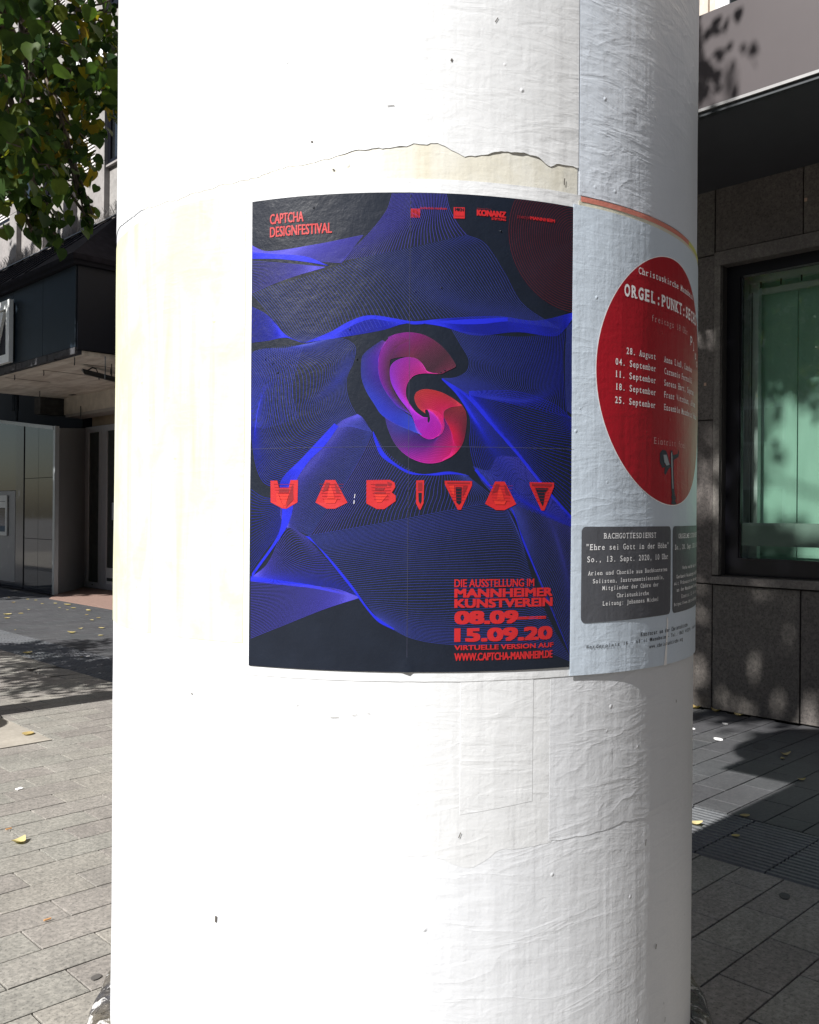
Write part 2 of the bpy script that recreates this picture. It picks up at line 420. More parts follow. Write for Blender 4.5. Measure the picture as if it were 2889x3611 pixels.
CAPH = max(v[1] for v in TEXTS[("H", 0.0)][0])

# ------------------------------------------------------------------ setting: the ground
CX, CY, CR = 1.5860, 1.6380, 0.6871           # advertising column axis and radius
rng = random.Random(7)
g = MB(); g.add([(-150, -150, -.035), (170, -150, -.035), (170, 180, -.035), (-150, 180, -.035)], [(0, 1, 2, 3)])
tag(g.build('ground', M['asphalt']), kind='structure')
pav = empty('pavement', (0, 0, 0)); tag(pav, kind='structure')
B('paving_bed', M['mortar'], pav, -14, 7.12, -12, 36, -.034, -.012)

def slab_mb(x0, x1, y0, y1, top, jit=None, mb=None):
    r = jit or rng
    mb = mb or MB(); g_ = .0032; c = .0014
    x0 += g_; x1 -= g_; y0 += g_; y1 -= g_
    z = [top + r.uniform(-.0013, .0013) for _ in range(4)]
    b = [(x0, y0, -.025), (x1, y0, -.025), (x1, y1, -.025), (x0, y1, -.025)]
    m = [(x0, y0, z[0] - c), (x1, y0, z[1] - c), (x1, y1, z[2] - c), (x0, y1, z[3] - c)]
    t = [(x0 + c, y0 + c, z[0]), (x1 - c, y0 + c, z[1]), (x1 - c, y1 - c, z[2]), (x0 + c, y1 - c, z[3])]
    return mb.add(b + m + t, [(8, 9, 10, 11)] + [(i, (i + 1) % 4, 4 + (i + 1) % 4, 4 + i) for i in range(4)] + [(4 + i, 4 + (i + 1) % 4, 8 + (i + 1) % 4, 8 + i) for i in range(4)])
def visible_patch(x, y):
    if y < .3: return False
    q = x / y; d = math.hypot(x, y)
    if .33 < q < .55 and 2.4 < d < 8.2 and x < 4.1: return True
    if 1.45 < q < 3.1 and 2.0 < d < 8.6: return True
    return False
PIT = (1.9, 2.73, 6.34, 8.54)     # concrete infill round the street tree
PLATE = (3.72, 4.045, 8.74, 9.34)  # cracked repair slab beside the tactile strip
far_pale, far_dark = MB(), MB()
nslab = 0
for k in range(-60, 178):
    y0 = .14 + .2 * k; y1 = y0 + .2
    for reg in (0, 1):
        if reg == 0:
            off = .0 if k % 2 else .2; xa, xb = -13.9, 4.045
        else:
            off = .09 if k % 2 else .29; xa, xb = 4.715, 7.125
        n0 = math.floor((xa - off) / .4)
        for i in range(n0, n0 + int((xb - xa) / .4) + 3):
            sx = .045 if (reg == 0 and off + .4 * i > 2.3 and y0 < 2.6) else 0
            a = max(xa, off + .4 * i + sx); b_ = min(xb, off + .4 * (i + 1) + sx)
            if b_ - a < .04: continue
            cx, cy = (a + b_) / 2, (y0 + y1) / 2
            if (cx - CX) ** 2 + (cy - CY) ** 2 < .55 ** 2: continue
            if reg == 0 and PIT[2] - .01 < y0 < PIT[3] - .01:
                if a < PIT[1] < b_: a = PIT[1]
                elif a < PIT[0] < b_: b_ = PIT[0]
                elif PIT[0] < cx < PIT[1]: continue
            if reg == 0 and PLATE[2] - .01 < y0 < PLATE[3] - .01 and b_ > PLATE[0]:
                if a > PLATE[0]: continue
                b_ = PLATE[0]
            if reg == 0 and 3.86 < cx and 1.5 < cy < 1.68: continue
            if b_ - a < .02: continue
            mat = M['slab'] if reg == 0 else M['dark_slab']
            if visible_patch(cx, cy) and nslab < 300:
                nslab += 1; slab_mb(a, b_, y0, y1, 0).build('slab', mat, pav)
            else:
                if cx < -5 or cy > 24 or cy < -5:
                    if k % 3: pass
                slab_mb(a, b_, y0, y1, 0, mb=far_pale if reg == 0 else far_dark)
tag(far_pale.build('paving_field', M['slab'], pav), kind='stuff'); tag(far_dark.build('dark_paving_field', M['dark_slab'], pav), kind='stuff')

# ribbed guidance tiles
strip = empty('tactile_strip', (0, 0, 0)); tag(strip, kind='structure')
def rib_tile(x0, x1, y0, y1, mb=None, top=.0):
    mb = mb or MB(); n = 8; p = (x1 - x0 - .006) / n; xs = x0 + .003; ya, yb = y0 + .004, y1 - .004
    prof = []
    for i in range(n):
        a = xs + i * p
        prof += [(a, -.007), (a + p * .18, -.007), (a + p * .36, 0), (a + p * .82, 0)]
    prof += [(xs + n * p, -.007)]
    v = [(q[0], ya, q[1] + top) for q in prof] + [(q[0], yb, q[1] + top) for q in prof]
    N = len(prof)
    f = [(i, i + 1, N + i + 1, N + i) for i in range(N - 1)]
    b = len(v); v += [(prof[0][0], ya, -.03), (prof[-1][0], ya, -.03), (prof[-1][0], yb, -.03), (prof[0][0], yb, -.03)]
    f += [tuple([b] + [b + 1] + list(range(N - 1, -1, -1))), tuple([b + 2, b + 3] + list(range(N, 2 * N))), (0, N, b + 3, b), (N - 1, b + 1, b + 2, 2 * N - 1)]
    mb.add(v, f); return mb
far_rib = MB(); ntile = 0
for j in range(-14, 80):
    y0 = 1.836 + .344 * j - .344; y1 = y0 + .344
    for xa in (4.055, 4.385):
        near = visible_patch(xa + .16, y0 + .17) or (.36 < xa / max(y0, .1) < .56 and y0 < 13)
        if j == 21 and xa < 4.2: pass
        if near and ntile < 120:
            ntile += 1; rib_tile(xa, xa + .328, y0, y1).build('ribbed_tile', M['tactile'], strip)
        else: rib_tile(xa, xa + .328, y0, y1, far_rib)
tag(far_rib.build('ribbed_tile_field', M['tactile'], strip), kind='stuff')
# repair slab set askew, dark gaps left open beside it
rp = MB(); rp.add([(3.735, 8.80, -.03), (4.03, 8.73, -.03), (4.04, 9.10, -.03), (3.90, 9.33, -.03), (3.745, 9.20, -.03), (3.735, 8.80, .002), (4.03, 8.73, .002), (4.04, 9.10, .002), (3.90, 9.33, .002), (3.745, 9.20, .002)],
   [(0, 4, 3, 2, 1), (5, 6, 7, 8, 9)] + [(i, (i + 1) % 5, 5 + (i + 1) % 5, 5 + i) for i in range(5)])
rp.build('repair_slab', M['slab'], pav)
inf = MB(); inf.box(PIT[0] + .004, PIT[1] - .012, PIT[2] + .008, PIT[3] - .006, -.03, .003)
inf.build('concrete_infill', m_granite('smooth_infill_concrete', (.33, .305, .27), (.25, .23, .2), (.37, .345, .31), .6, .85, .2), pav)

# ------------------------------------------------------------------ the advertising column
TC = Vector((-0.6956, -0.7184, 0)).normalized(); RR = Vector((0.7184, -0.6956, 0)).normalized()
C0 = Vector((CX, CY, 0))
def rad(s, z):
    a = s / CR
    n = noise.noise(Vector((math.cos(a) * 2.2, math.sin(a) * 2.2, z * 1.6))) * .0022 + noise.noise(Vector((math.cos(a) * 7, math.sin(a) * 7, z * 5 + 9))) * .0009
    return CR + n
def cp(s, z, off=0.0):
    a = s / CR; r = rad(s, z) + off
    return C0 + TC * (r * math.cos(a)) + RR * (r * math.sin(a)) + Vector((0, 0, z))
col = empty('advertising_column', (CX, CY, 0))
tag(col, 'thick white advertising column pasted over with layers of paper, on a dark plinth', 'advertising column')
def shell(name, z0, z1, mat, dz=.03, off=0.0):
    ns = 288; L = 2 * math.pi * CR; nz = max(2, int((z1 - z0) / dz))
    V, F, UV = [], [], []
    for j in range(nz + 1):
        z = z0 + (z1 - z0) * j / nz
        for i in range(ns + 1):
            s = -L / 2 + L * i / ns
            V.append(cp(s, z, off)); UV.append((s, z))
    for j in range(nz):
        for i in range(ns):
            a = j * (ns + 1) + i; F.append((a, a + 1, a + ns + 2, a + ns + 1))
    return mesh_obj(name, V, F, mat, col, uvs=UV, smooth=True)
shell('shaft', .40, 3.26, m_paper('white_pasted_paper', seed=1.0, wrinkle=.6))
def sheet(name, s0, s1, zt, zb, off, mat, parent=col, ds=.01, dz=.02, curl_top=None, curl_bot=None, th=.0005, label=None, sl=None, sr=None):
    """a curved paper sheet with its own thickness; zt/zb, sl/sr give the outline (torn or straight)"""
    f = lambda q: q if callable(q) else (lambda s, q=q: q)
    zt, zb = f(zt), f(zb); sl = f(sl if sl is not None else s0); sr = f(sr if sr is not None else s1)
    ns = max(2, int(round((s1 - s0) / ds))); mz = (zt((s0 + s1) / 2) + zb((s0 + s1) / 2)) / 2
    nz = max(2, int(round((zt((s0 + s1) / 2) - zb((s0 + s1) / 2)) / dz)))
    V, UV, F = [], [], []
    for lay in (0, 1):
        for j in range(nz + 1):
            for i in range(ns + 1):
                u = i / ns; w = j / nz
                s = s0 + (s1 - s0) * u
                z = zb(s) + (zt(s) - zb(s)) * w
                a, b = sl(z), sr(z); s = a + (b - a) * u
                o = off - (th if lay else 0)
                if curl_top: o += curl_top(s) * max(0, 1 - (zt(s) - z) / .03) ** 2
                if curl_bot: o += curl_bot(s) * max(0, 1 - (z - zb(s)) / .03) ** 2
                V.append(cp(s, z, o)); UV.append((s, z))
    N = (nz + 1) * (ns + 1)
    for j in range(nz):
        for i in range(ns):
            a = j * (ns + 1) + i; F.append((a, a + 1, a + ns + 2, a + ns + 1)); F.append((N + a, N + a + ns + 1, N + a + ns + 2, N + a + 1))
    def rim(idx):
        b0 = len(V)
        for a in idx: V.extend([V[a], V[N + a]]); UV.extend([UV[a], UV[N + a]])
        for k in range(len(idx) - 1): F.append((b0 + 2 * k, b0 + 2 * k + 1, b0 + 2 * k + 3, b0 + 2 * k + 2))
    rim([i for i in range(ns + 1)]); rim([nz * (ns + 1) + i for i in range(ns + 1)][::-1])
    rim([j * (ns + 1) for j in range(nz + 1)][::-1]); rim([j * (ns + 1) + ns for j in range(nz + 1)])
    o = mesh_obj(name, V, F, mat, parent, uvs=UV, smooth=False)
    o.data.polygons.foreach_set('use_smooth', [k < 2 * ns * nz for k in range(len(F))])
    if label: o['label'] = label
    return o
def lin(pts):
    def g(s):
        if s <= pts[0][0]: return pts[0][1]
        for (a, b), (c, d) in zip(pts, pts[1:]):
            if s <= c: return b + (d - b) * (s - a) / (c - a)
        return pts[-1][1]
    return g
def jag(f, amp, fr, seed):
    return lambda s: f(s) + amp * noise.noise(Vector((s * fr, seed, 0))) + amp * .5 * noise.noise(Vector((s * fr * 3.1, seed, 5))) + amp * .3 * noise.noise(Vector((s * fr * 9, seed, 8)))
P_old = m_paper('yellowed_old_paper', (.73, .70, .58), stain=(.60, .50, .22), stain_amt=.75, seed=3.0, wrinkle=.7)
P_beige = m_paper('beige_stained_paper', (.67, .665, .61), stain=(.60, .565, .45), stain_amt=.8, seed=5.0, wrinkle=.5)
P_white = m_paper('white_cover_paper', (.67, .685, .70), seed=6.0, wrinkle=1.0)
P_grey = m_paper('thin_grey_white_paper', (.66, .72, .80), seed=8.0, wrinkle=.85, rough=.36, hz=1.4)
P_blue = m_paper('pale_blue_poster_paper', (.60, .69, .79), seed=11.0, wrinkle=.5, rough=.34)
P_cream = m_paper('cream_paper', (.70, .72, .58), stain=(.72, .72, .32), stain_amt=1.0, seed=14.0, wrinkle=.5)

tear = lin([(-.95, 2.226), (-.803, 2.222), (-.6, 2.212), (-.377, 2.203), (-.20, 2.222), (-.133, 2.232), (0.02, 2.252), (.06, 2.251), (.10, 2.236), (.14, 2.240), (.17, 2.249), (.235, 2.246), (.262, 2.232), (.28, 2.238), (.321, 2.240)])
tearj = jag(tear, .006, 16, 3.3)
sheet('paper_sheet', -.60, .3195, lambda s: 2.268 if s > -.35 else 2.24, 2.150, .0006, P_beige, label='beige stained old paper showing below a torn edge')
sheet('paper_sheet', -.95, .3215, 3.24, tearj, .0011, P_white, ds=.006, dz=.03, th=.0002,
      curl_bot=lambda s: (.0002 if s < -.12 else .0004 + .002 * max(0, noise.noise(Vector((s * 7, 1, 2))))) + (.0035 if -.02 < s < .30 else 0) * abs(noise.noise(Vector((s * 23, 4, 2)))) * 1.0,
      label='white cover paper with a torn, lifted lower edge')
sheet('paper_sheet', .3235, 1.25, 3.24, jag(lambda s: 2.192, .0006, 20, 1), .0018, P_grey, ds=.012, dz=.03, label='thin greyish white paper with fine wrinkles, right of the seam')
sheet('paper_sheet', -.297, .327, 2.1915, jag(lambda s: 1.318, .001, 14, 4), .0014, P_white, ds=.01, label='white paper margin behind the dark poster')
sheet('paper_sheet', -.92, -.300, jag(lin([(-.92, 2.2), (-.5, 2.19), (-.3, 2.193)]), .003, 12, 6), lin([(-.92, 1.366), (-.752, 1.368), (-.300, 1.374)]), .0009, P_cream, label='cream old paper with yellow stains, left of the dark poster')
sheet('paper_sheet', .10, .235, lambda s: 1.40, lin([(.10, 1.085), (.235, 1.10)]), .0007, P_white, label='narrow white strip pasted below the dark poster')
sheet('paper_sheet', .27, 1.1, lambda s: 1.40, jag(lin([(.27, 1.02), (.5, 1.03), (.76, .985), (1.1, .99)]), .009, 9, 9), .0005, m_paper('thin_white_overlay', (.66, .68, .71), seed=17.0, wrinkle=.62), th=.0002, label='white paper with heavy wrinkles at the lower right')
low1 = jag(lin([(-.6, 1.055), (-.21, 1.034), (.043, 1.012), (.12, .985), (.17, 1.02), (.27, 1.02)]), .010, 7, 12)
sheet('paper_sheet', -.8, .275, lambda s: 1.33, low1, .0003, m_paper('white_paper_left', (.67, .685, .70), seed=19.0, wrinkle=.6), th=.0002, label='white paper with a torn lower edge under the dark poster')
mk = MB()       # small black scuffs and pen marks
for s, z, a, l, w in ((-.03, 2.318, .1, .012, .0012), (.075, 2.40, 1.2, .005, .003), (.155, 2.478, 1.0, .010, .0016), (-.17, 2.262, 0, .004, .003), (-.13, 2.21, 0, .004, .003), (.29, 2.21, 1.5, .012, .002), (-.355, .865, 1.5, .012, .004), (.52, .975, 1.3, .012, .0016), (.10, 1.05, 1.2, .01, .0015), (.56, .76, 1.3, .009, .003), (.60, .60, 1.4, .010, .0016), (.47, .63, 1.4, .012, .0018), (.3, .62, 1.2, .008, .0016), (-.42, 1.27, 0, .003, .003), (.65, 1.23, 1.5, .006, .003), (-.12, 1.253, .1, .016, .0008), (-.085, 1.258, .3, .010, .0007), (-.06, 1.262, .4, .006, .0007)):
    d = Vector((math.cos(a), math.sin(a))) * l / 2; n_ = Vector((-math.sin(a), math.cos(a))) * w / 2
    mk.add([cp(s + q.x, z + q.y, .0022) for q in (-d - n_, d - n_, d + n_, -d + n_)], [(0, 1, 2, 3)])
tag(mk.build('scuff_mark', m_plain('dark_scuff', (.08, .07, .06), .7), col), kind='stuff')
# plinth: bitumen-coated, lumpy, chamfered top
pv, pf = [], []
prof = [(.60, .482), (.685, .478), (.708, .474), (.728, .462), (.738, .440), (.746, .40), (.765, .28), (.79, .14), (.81, .0), (.81, -.03)]
NS = 220
fine = []
for (a, b), (c, d) in zip(prof, prof[1:]):
    for k in range(3): fine.append((a + (c - a) * k / 3, b + (d - b) * k / 3))
fine.append(prof[-1])
for r0, z0 in fine:
    for k in range(NS):
        t = 2 * math.pi * k / NS
        q = Vector((math.cos(t) * r0, math.sin(t) * r0, z0))
        dn = noise.noise(q * 14) * .005 + noise.noise(q * 34) * .004
        if r0 < .69: dn = 0
        pv.append((CX + math.cos(t) * (r0 + dn), CY + math.sin(t) * (r0 + dn), z0 + dn * .6 if z0 > .01 else z0))
for j in range(len(fine) - 1):
    for k in range(NS):
        a = j * NS + k; b = j * NS + (k + 1) % NS; pf.append((a, a + NS, b + NS, b))
mesh_obj('plinth', pv, pf, M['bitumen'], col, smooth=False)
# top: flat cap and the rounded signboard that stands on it, facing the square
cap = MB(); cap.tube([(CX, CY, 3.25), (CX, CY, 3.262)], [.69, .69], 48); cap.tube([(CX, CY, 3.262), (CX, CY, 3.34)], [.695, .69], 48)
cap.build('cap', M['black'], col)
sb = MB()
def rrect(hw, z0, z1, r, n=8):
    pts = []
    for cx_, cz_, a0 in ((hw - r, z0 + r, -90), (hw - r, z1 - r, 0), (-hw + r, z1 - r, 90), (-hw + r, z0 + r, 180)):
        for k in range(n + 1):
            a = R_(a0 + 90 * k / n); pts.append((CY + cx_ + r * math.cos(a), cz_ + r * math.sin(a)))
    return pts
sb.prism(rrect(1.37, 3.56, 4.62, .42), 'x', CX - .06, CX + .06)
sb.build('top_signboard', M['black'], col)
sb2 = MB(); sb2.box(CX - .05, CX + .05, CY - 1.15, CY + 1.15, 3.341, 3.52); sb2.box(CX - .03, CX + .03, CY - .05, CY + .05, 3.52, 3.56)
sb2.build('signboard_rail', M['black'], col)

# ------------------------------------------------------------------ festival poster
def pp(u, v, off): return cp(u - .285, 2.167 - v, off)
fp = empty('festival_poster', tuple(pp(.3, .416, .004)))
tag(fp, 'dark poster with flowing blue line art, a purple swirl and red HABITAT lettering', 'poster')
P_dark = m_print('black_poster_ink', (.0080, .0118, .0215), rough=.38, wr=.0022, var=.12, spec=.3)
nu, nv = 60, 83
V, F, UV = [], [], []
for lay in (0, 1):
    for j in range(nv + 1):
        for i in range(nu + 1):
            u, v = .6 * i / nu, .832 * j / nv
            o = .0034 - (.0006 if lay else 0)
            o += .0003 * math.exp(-((u - .2905) / .0035) ** 2) + .0002 * math.exp(-((v - .441) / .003) ** 2)
            if v > .79: o += .004 * math.exp(-((u - .2905) / .006) ** 2) * ((v - .79) / .042) ** 2
            V.append(pp(u, v, o)); UV.append((u, v))
N = (nu + 1) * (nv + 1)
for j in range(nv):
    for i in range(nu):
        a = j * (nu + 1) + i; F.append((a, a + nu + 1, a + nu + 2, a + 1)); F.append((N + a, N + a + 1, N + a + nu + 2, N + a + nu + 1))
ring = [i for i in range(nu + 1)] + [j * (nu + 1) + nu for j in range(1, nv + 1)] + [nv * (nu + 1) + i for i in range(nu - 1, -1, -1)] + [j * (nu + 1) for j in range(nv - 1, 0, -1)]
b0 = len(V)
for a in ring + ring[:1]: V.extend([V[a], V[N + a]]); UV.extend([UV[a], UV[N + a]])
for k in range(len(ring)): F.append((b0 + 2 * k, b0 + 2 * k + 2, b0 + 2 * k + 3, b0 + 2 * k + 1))
mesh_obj('poster_sheet', V, F, P_dark, fp, uvs=UV, smooth=True)
INK = {'V': (.062, .056, .44), 'G': (.040, .056, .36), 'B': (.014, .022, .52), 'M': (.42, .010, .17), 'P': (.20, .018, .48), 'K': (.48, .010, .50), 'R': (.60, .018, .04)}
ART=[
('V','V',42,0.55,[[(259,2),(249,32),(216,74),(169,119)],[(302,1),(295,35),(276,71),(266,101)],[(352,0),(358,26),(372,52),(388,71)]]),
('G','G',88,0.5,[[(-2,162),(21,185),(48,217),(71,246),(104,259)],[(106,142),(135,178),(156,209),(166,233),(177,250)],[(209,112),(243,138),(273,171),(293,194),(310,220)],[(299,94),(329,120),(360,159),(394,191),(446,218)],[(388,71),(420,83),(456,131),(492,185),(566,223)]]),
('B','B',26,0.6,[[(104,259),(149,246),(183,226),(217,214),(257,218),(297,224),(343,219),(446,210),(519,213),(599,190)],[(104,259),(177,250),(244,239),(287,227),(343,231),(404,245),(482,235),(558,237),(578,222),(599,196)]]),
('B','B',24,0.7,[[(104,259),(153,241),(183,225),(217,214),(257,218),(297,229),(343,223),(404,217),(464,211)],[(104,259),(160,246),(197,228),(224,220),(257,224),(297,227),(343,226),(404,226),(464,217)]]),
('V','V',26,0.7,[[(-3,77),(32,92),(123,87),(209,74)],[(-3,92),(51,101),(106,113),(172,121)]]),
('B','B',22,0.6,[[(-3,90),(51,99),(106,107),(148,125)],[(-2,102),(51,107),(106,116),(148,125)]]),
('V','V',20,0.5,[[(-2,106),(51,114),(141,127)],[(-2,164),(70,144),(141,128)]]),
('B','B',30,0.6,[[(-2,187),(33,206),(71,244),(104,259)],[(-1,252),(33,251),(71,248),(104,259)]]),
('G','B',60,0.5,[[(107,261),(170,253),(196,267),(194,293),(182,323),(184,353),(198,383),(227,416)],[(71,266),(107,278),(143,299),(143,332),(129,366),(137,392),(158,406),(171,409)],[(-1,276),(18,294),(34,322),(30,356),(42,407),(65,442),(91,452),(109,459)],[(0,382),(1,399),(3,424),(7,451),(12,472),(20,492),(32,506),(55,513)]]),
('G','G',30,0.5,[[(-1,269),(0,303),(0,355),(1,403)],[(41,265),(37,305),(30,356),(34,407)],[(104,261),(93,291),(83,341),(94,392)]]),
('V','G',46,0.5,[[(202,385),(171,399),(140,436),(106,476),(73,513),(62,560),(76,585)],[(212,393),(185,413),(161,449),(130,486),(102,526),(88,560),(79,584)],[(227,416),(212,449),(186,496),(155,543),(117,597)]]),
('B','B',34,0.7,[[(161,401),(137,426),(102,462),(62,503),(66,540),(59,594),(6,667)],[(168,406),(144,439),(113,469),(86,513),(85,553),(70,590),(6,674)]]),
('B','B',26,0.5,[[(2,516),(28,530),(62,533)],[(3,663),(29,629),(66,587)]]),
('V','B',36,0.5,[[(3,675),(37,649),(76,585),(110,598)],[(3,677),(56,665),(121,647),(156,646)],[(3,680),(75,682),(153,688),(206,703)]]),
('B','B',12,0.7,[[(3,672),(67,678),(129,685),(206,702)],[(3,681),(67,685),(129,690),(206,704)]]),
('V','V',36,0.5,[[(3,681),(93,684),(163,689),(208,703)],[(4,783),(75,754),(146,725),(208,704)]]),
('G','G',66,0.5,[[(114,598),(247,574),(428,539),(463,540),(465,544)],[(142,626),(280,608),(414,591),(481,589),(492,601)],[(187,675),(280,664),(415,661),(486,661),(515,672)],[(228,725),(314,737),(415,734),(505,733),(555,755)],[(248,747),(298,773),(368,784),(505,789),(601,824)]]),
('B','B',12,0.7,[[(110,598),(146,628),(191,679),(231,731),(268,757)],[(117,599),(149,635),(194,689),(238,743),(268,759)]]),
('V','G',54,0.5,[[(229,416),(212,453),(186,499),(152,553),(119,597)],[(259,456),(243,486),(220,526),(200,559),(190,584)],[(312,489),(296,512),(289,532),(280,552),(276,567)],[(366,485),(372,501),(376,521),(373,538),(369,549)],[(389,488),(410,504),(427,517),(436,527),(427,538)]]),
('B','B',16,0.7,[[(229,415),(246,449),(266,469),(292,484),(319,489),(362,484),(396,491)],[(229,423),(242,456),(266,474),(292,488),(319,490),(345,490),(362,485)]]),
('G','B',62,0.5,[[(364,237),(381,265),(394,288),(391,308),(371,320),(347,322)],[(429,243),(443,276),(454,305),(447,326),(419,337),(381,345)],[(500,242),(512,278),(520,312),(520,339),(498,354),(447,359)],[(578,226),(574,264),(575,308),(579,349),(584,377),(596,383)]]),
('G','G',14,0.5,[[(582,218),(579,281),(581,349),(584,370)],[(599,203),(599,262),(600,331),(600,379)]]),
('B','B',34,0.55,[[(395,343),(483,341),(559,361),(599,388)],[(395,351),(447,386),(502,415),(599,428)],[(405,361),(448,413),(502,469),(599,556)]]),
('B','B',36,0.55,[[(347,322),(395,351),(430,387),(484,446),(541,509),(598,563)],[(347,323),(381,355),(412,397),(448,456),(492,523),(598,580)],[(347,324),(375,352),(397,391),(397,438),(413,491),(448,530)]]),
('B','B',9,0.9,[[(347,322),(395,353),(430,390),(484,447),(541,510),(598,564)],[(349,324),(392,355),(426,392),(481,450),(537,512),(598,568)]]),
('G','V',44,0.5,[[(403,474),(424,504),(448,530),(477,557),(492,591),(523,665),(600,822)],[(431,480),(455,510),(485,540),(511,584),(538,608),(570,642),(600,729)],[(448,456),(484,489),(522,529),(553,570),(569,591),(586,608),(599,625)],[(484,456),(514,485),(545,519),(569,542),(581,556),(590,563),(598,570)]]),
('B','B',14,0.7,[[(406,481),(427,505),(465,537),(481,564),(496,607),(531,679),(601,824)],[(408,477),(438,510),(476,550),(489,584),(507,624),(542,700),(601,824)]]),
('M','P',40,0.7,[[(371,300),(344,266),(310,248),(277,246),(244,257),(224,277),(224,310),(231,347),(252,386),(275,426),(295,452),(325,469)],[(371,302),(341,309),(311,293),(297,287),(271,290),(258,313),(258,347),(271,376),(288,403),(305,422),(315,429),(328,427)]]),
('B','P',34,0.7,[[(244,257),(221,277),(209,303),(211,343),(228,386),(255,423),(272,449),(299,466),(325,470)],[(251,270),(241,294),(241,320),(248,353),(268,393),(288,423),(305,442),(325,452),(338,445)]]),
('K','K',44,0.8,[[(297,287),(271,292),(258,313),(260,347),(275,376),(292,399),(305,422),(328,427),(345,420),(351,402)],[(337,313),(311,315),(291,325),(285,346),(290,370),(298,389),(311,399),(328,406),(341,405),(348,397)]]),
('M','K',26,0.7,[[(371,300),(364,285),(344,269),(310,260),(277,270)],[(369,305),(344,313),(324,315),(311,306),(297,288)]]),
('R','M',46,0.7,[[(305,376),(301,361),(306,349),(324,342),(351,345),(381,361),(391,384),(390,418),(379,448),(355,465),(325,470)],[(306,381),(313,388),(323,389),(320,381),(328,379),(340,392),(351,408),(362,425),(360,448),(345,465),(325,470)]]),
('M','R',22,0.8,[[(323,389),(328,381),(340,384),(348,397),(351,408),(345,422),(328,427)],[(331,401),(336,389),(358,402),(375,415),(375,438),(359,458),(332,468)]])]

def crom(pts, n):
    P_ = np.array(pts, float); d = np.r_[0, np.cumsum(np.hypot(*(P_[1:] - P_[:-1]).T))]
    t = np.linspace(0, d[-1], n); out = np.zeros((n, 2))
    m = np.zeros_like(P_)
    for i in range(len(P_)):
        a, b = max(i - 1, 0), min(i + 1, len(P_) - 1); m[i] = (P_[b] - P_[a]) / max(d[b] - d[a], 1e-9)
    k = np.clip(np.searchsorted(d, t, side='right') - 1, 0, len(P_) - 2)
    h = (d[k + 1] - d[k]); u = ((t - d[k]) / h)[:, None]; h = h[:, None]
    return (2 * u ** 3 - 3 * u ** 2 + 1) * P_[k] + (u ** 3 - 2 * u ** 2 + u) * h * m[k] + (-2 * u ** 3 + 3 * u ** 2) * P_[k + 1] + (u ** 3 - u ** 2) * h * m[k + 1]
def cross(G, w):       # G guides x n x 2, w 0..1
    k = w * (len(G) - 1); i = min(int(k), len(G) - 2); u = k - i
    if len(G) == 2: return G[0] * (1 - w) + G[1] * w
    a = G[max(i - 1, 0)]; b = G[i]; c = G[i + 1]; d = G[min(i + 2, len(G) - 1)]
    m0 = (c - a) / (2 if i > 0 else 1); m1 = (d - b) / (2 if i + 2 < len(G) else 1)
    return (2 * u ** 3 - 3 * u ** 2 + 1) * b + (u ** 3 - 2 * u ** 2 + u) * m0 + (-2 * u ** 3 + 3 * u ** 2) * c + (u ** 3 - u ** 2) * m1
WH, HH = 598.5, 830.5
def ribbons(fam, off):
    V, F, Cc = [], [], []
    for line, w, c in fam:
        n = len(line); d = np.gradient(line, axis=0); L = np.maximum(np.hypot(d[:, 0], d[:, 1]), 1e-6)[:, None]; nn = np.stack([-d[:, 1], d[:, 0]], 1) / L * w / 2
        ins = (line[:, 0] > 1.2) & (line[:, 0] < WH) & (line[:, 1] > 1.2) & (line[:, 1] < HH)
        b = len(V)
        for p, q in zip(line, nn):
            for sgn in (-1, 1):
                x = min(max(p[0] + sgn * q[0], .8), WH + .6); y = min(max(p[1] + sgn * q[1], .8), HH + .6)
                V.append(pp(x / 1000, y / 1000, off)); Cc.append(c + (1,))
        for i in range(n - 1):
            if ins[i] or ins[i + 1]: F.append((b + 2 * i, b + 2 * i + 2, b + 2 * i + 3, b + 2 * i + 1))
    return V, F, Cc
P_ink = m_print('coloured_line_ink', None, rough=.45, wr=.0012, spec=.22)
for fi, (c0, c1, n, w, gs) in enumerate(ART):
    if c0 in 'MPKR' or c1 in 'MPKR': continue
    G = [crom(g_, 40) for g_ in gs]
    a, b = INK[c0], INK[c1]
    fam = []
    for i in range(n):
        t = i / (n - 1)
        fam.append((cross(G, t), w * (.72 if c0 == 'B' else .90), tuple(a[k] * (1 - t) + b[k] * t for k in range(3))))
    V, F, Cc = ribbons(fam, .0037 + .00002 * (fi % 12))
    tag(mesh_obj('printed_line_pattern', V, F, P_ink, fp, cols=Cc), kind='stuff')
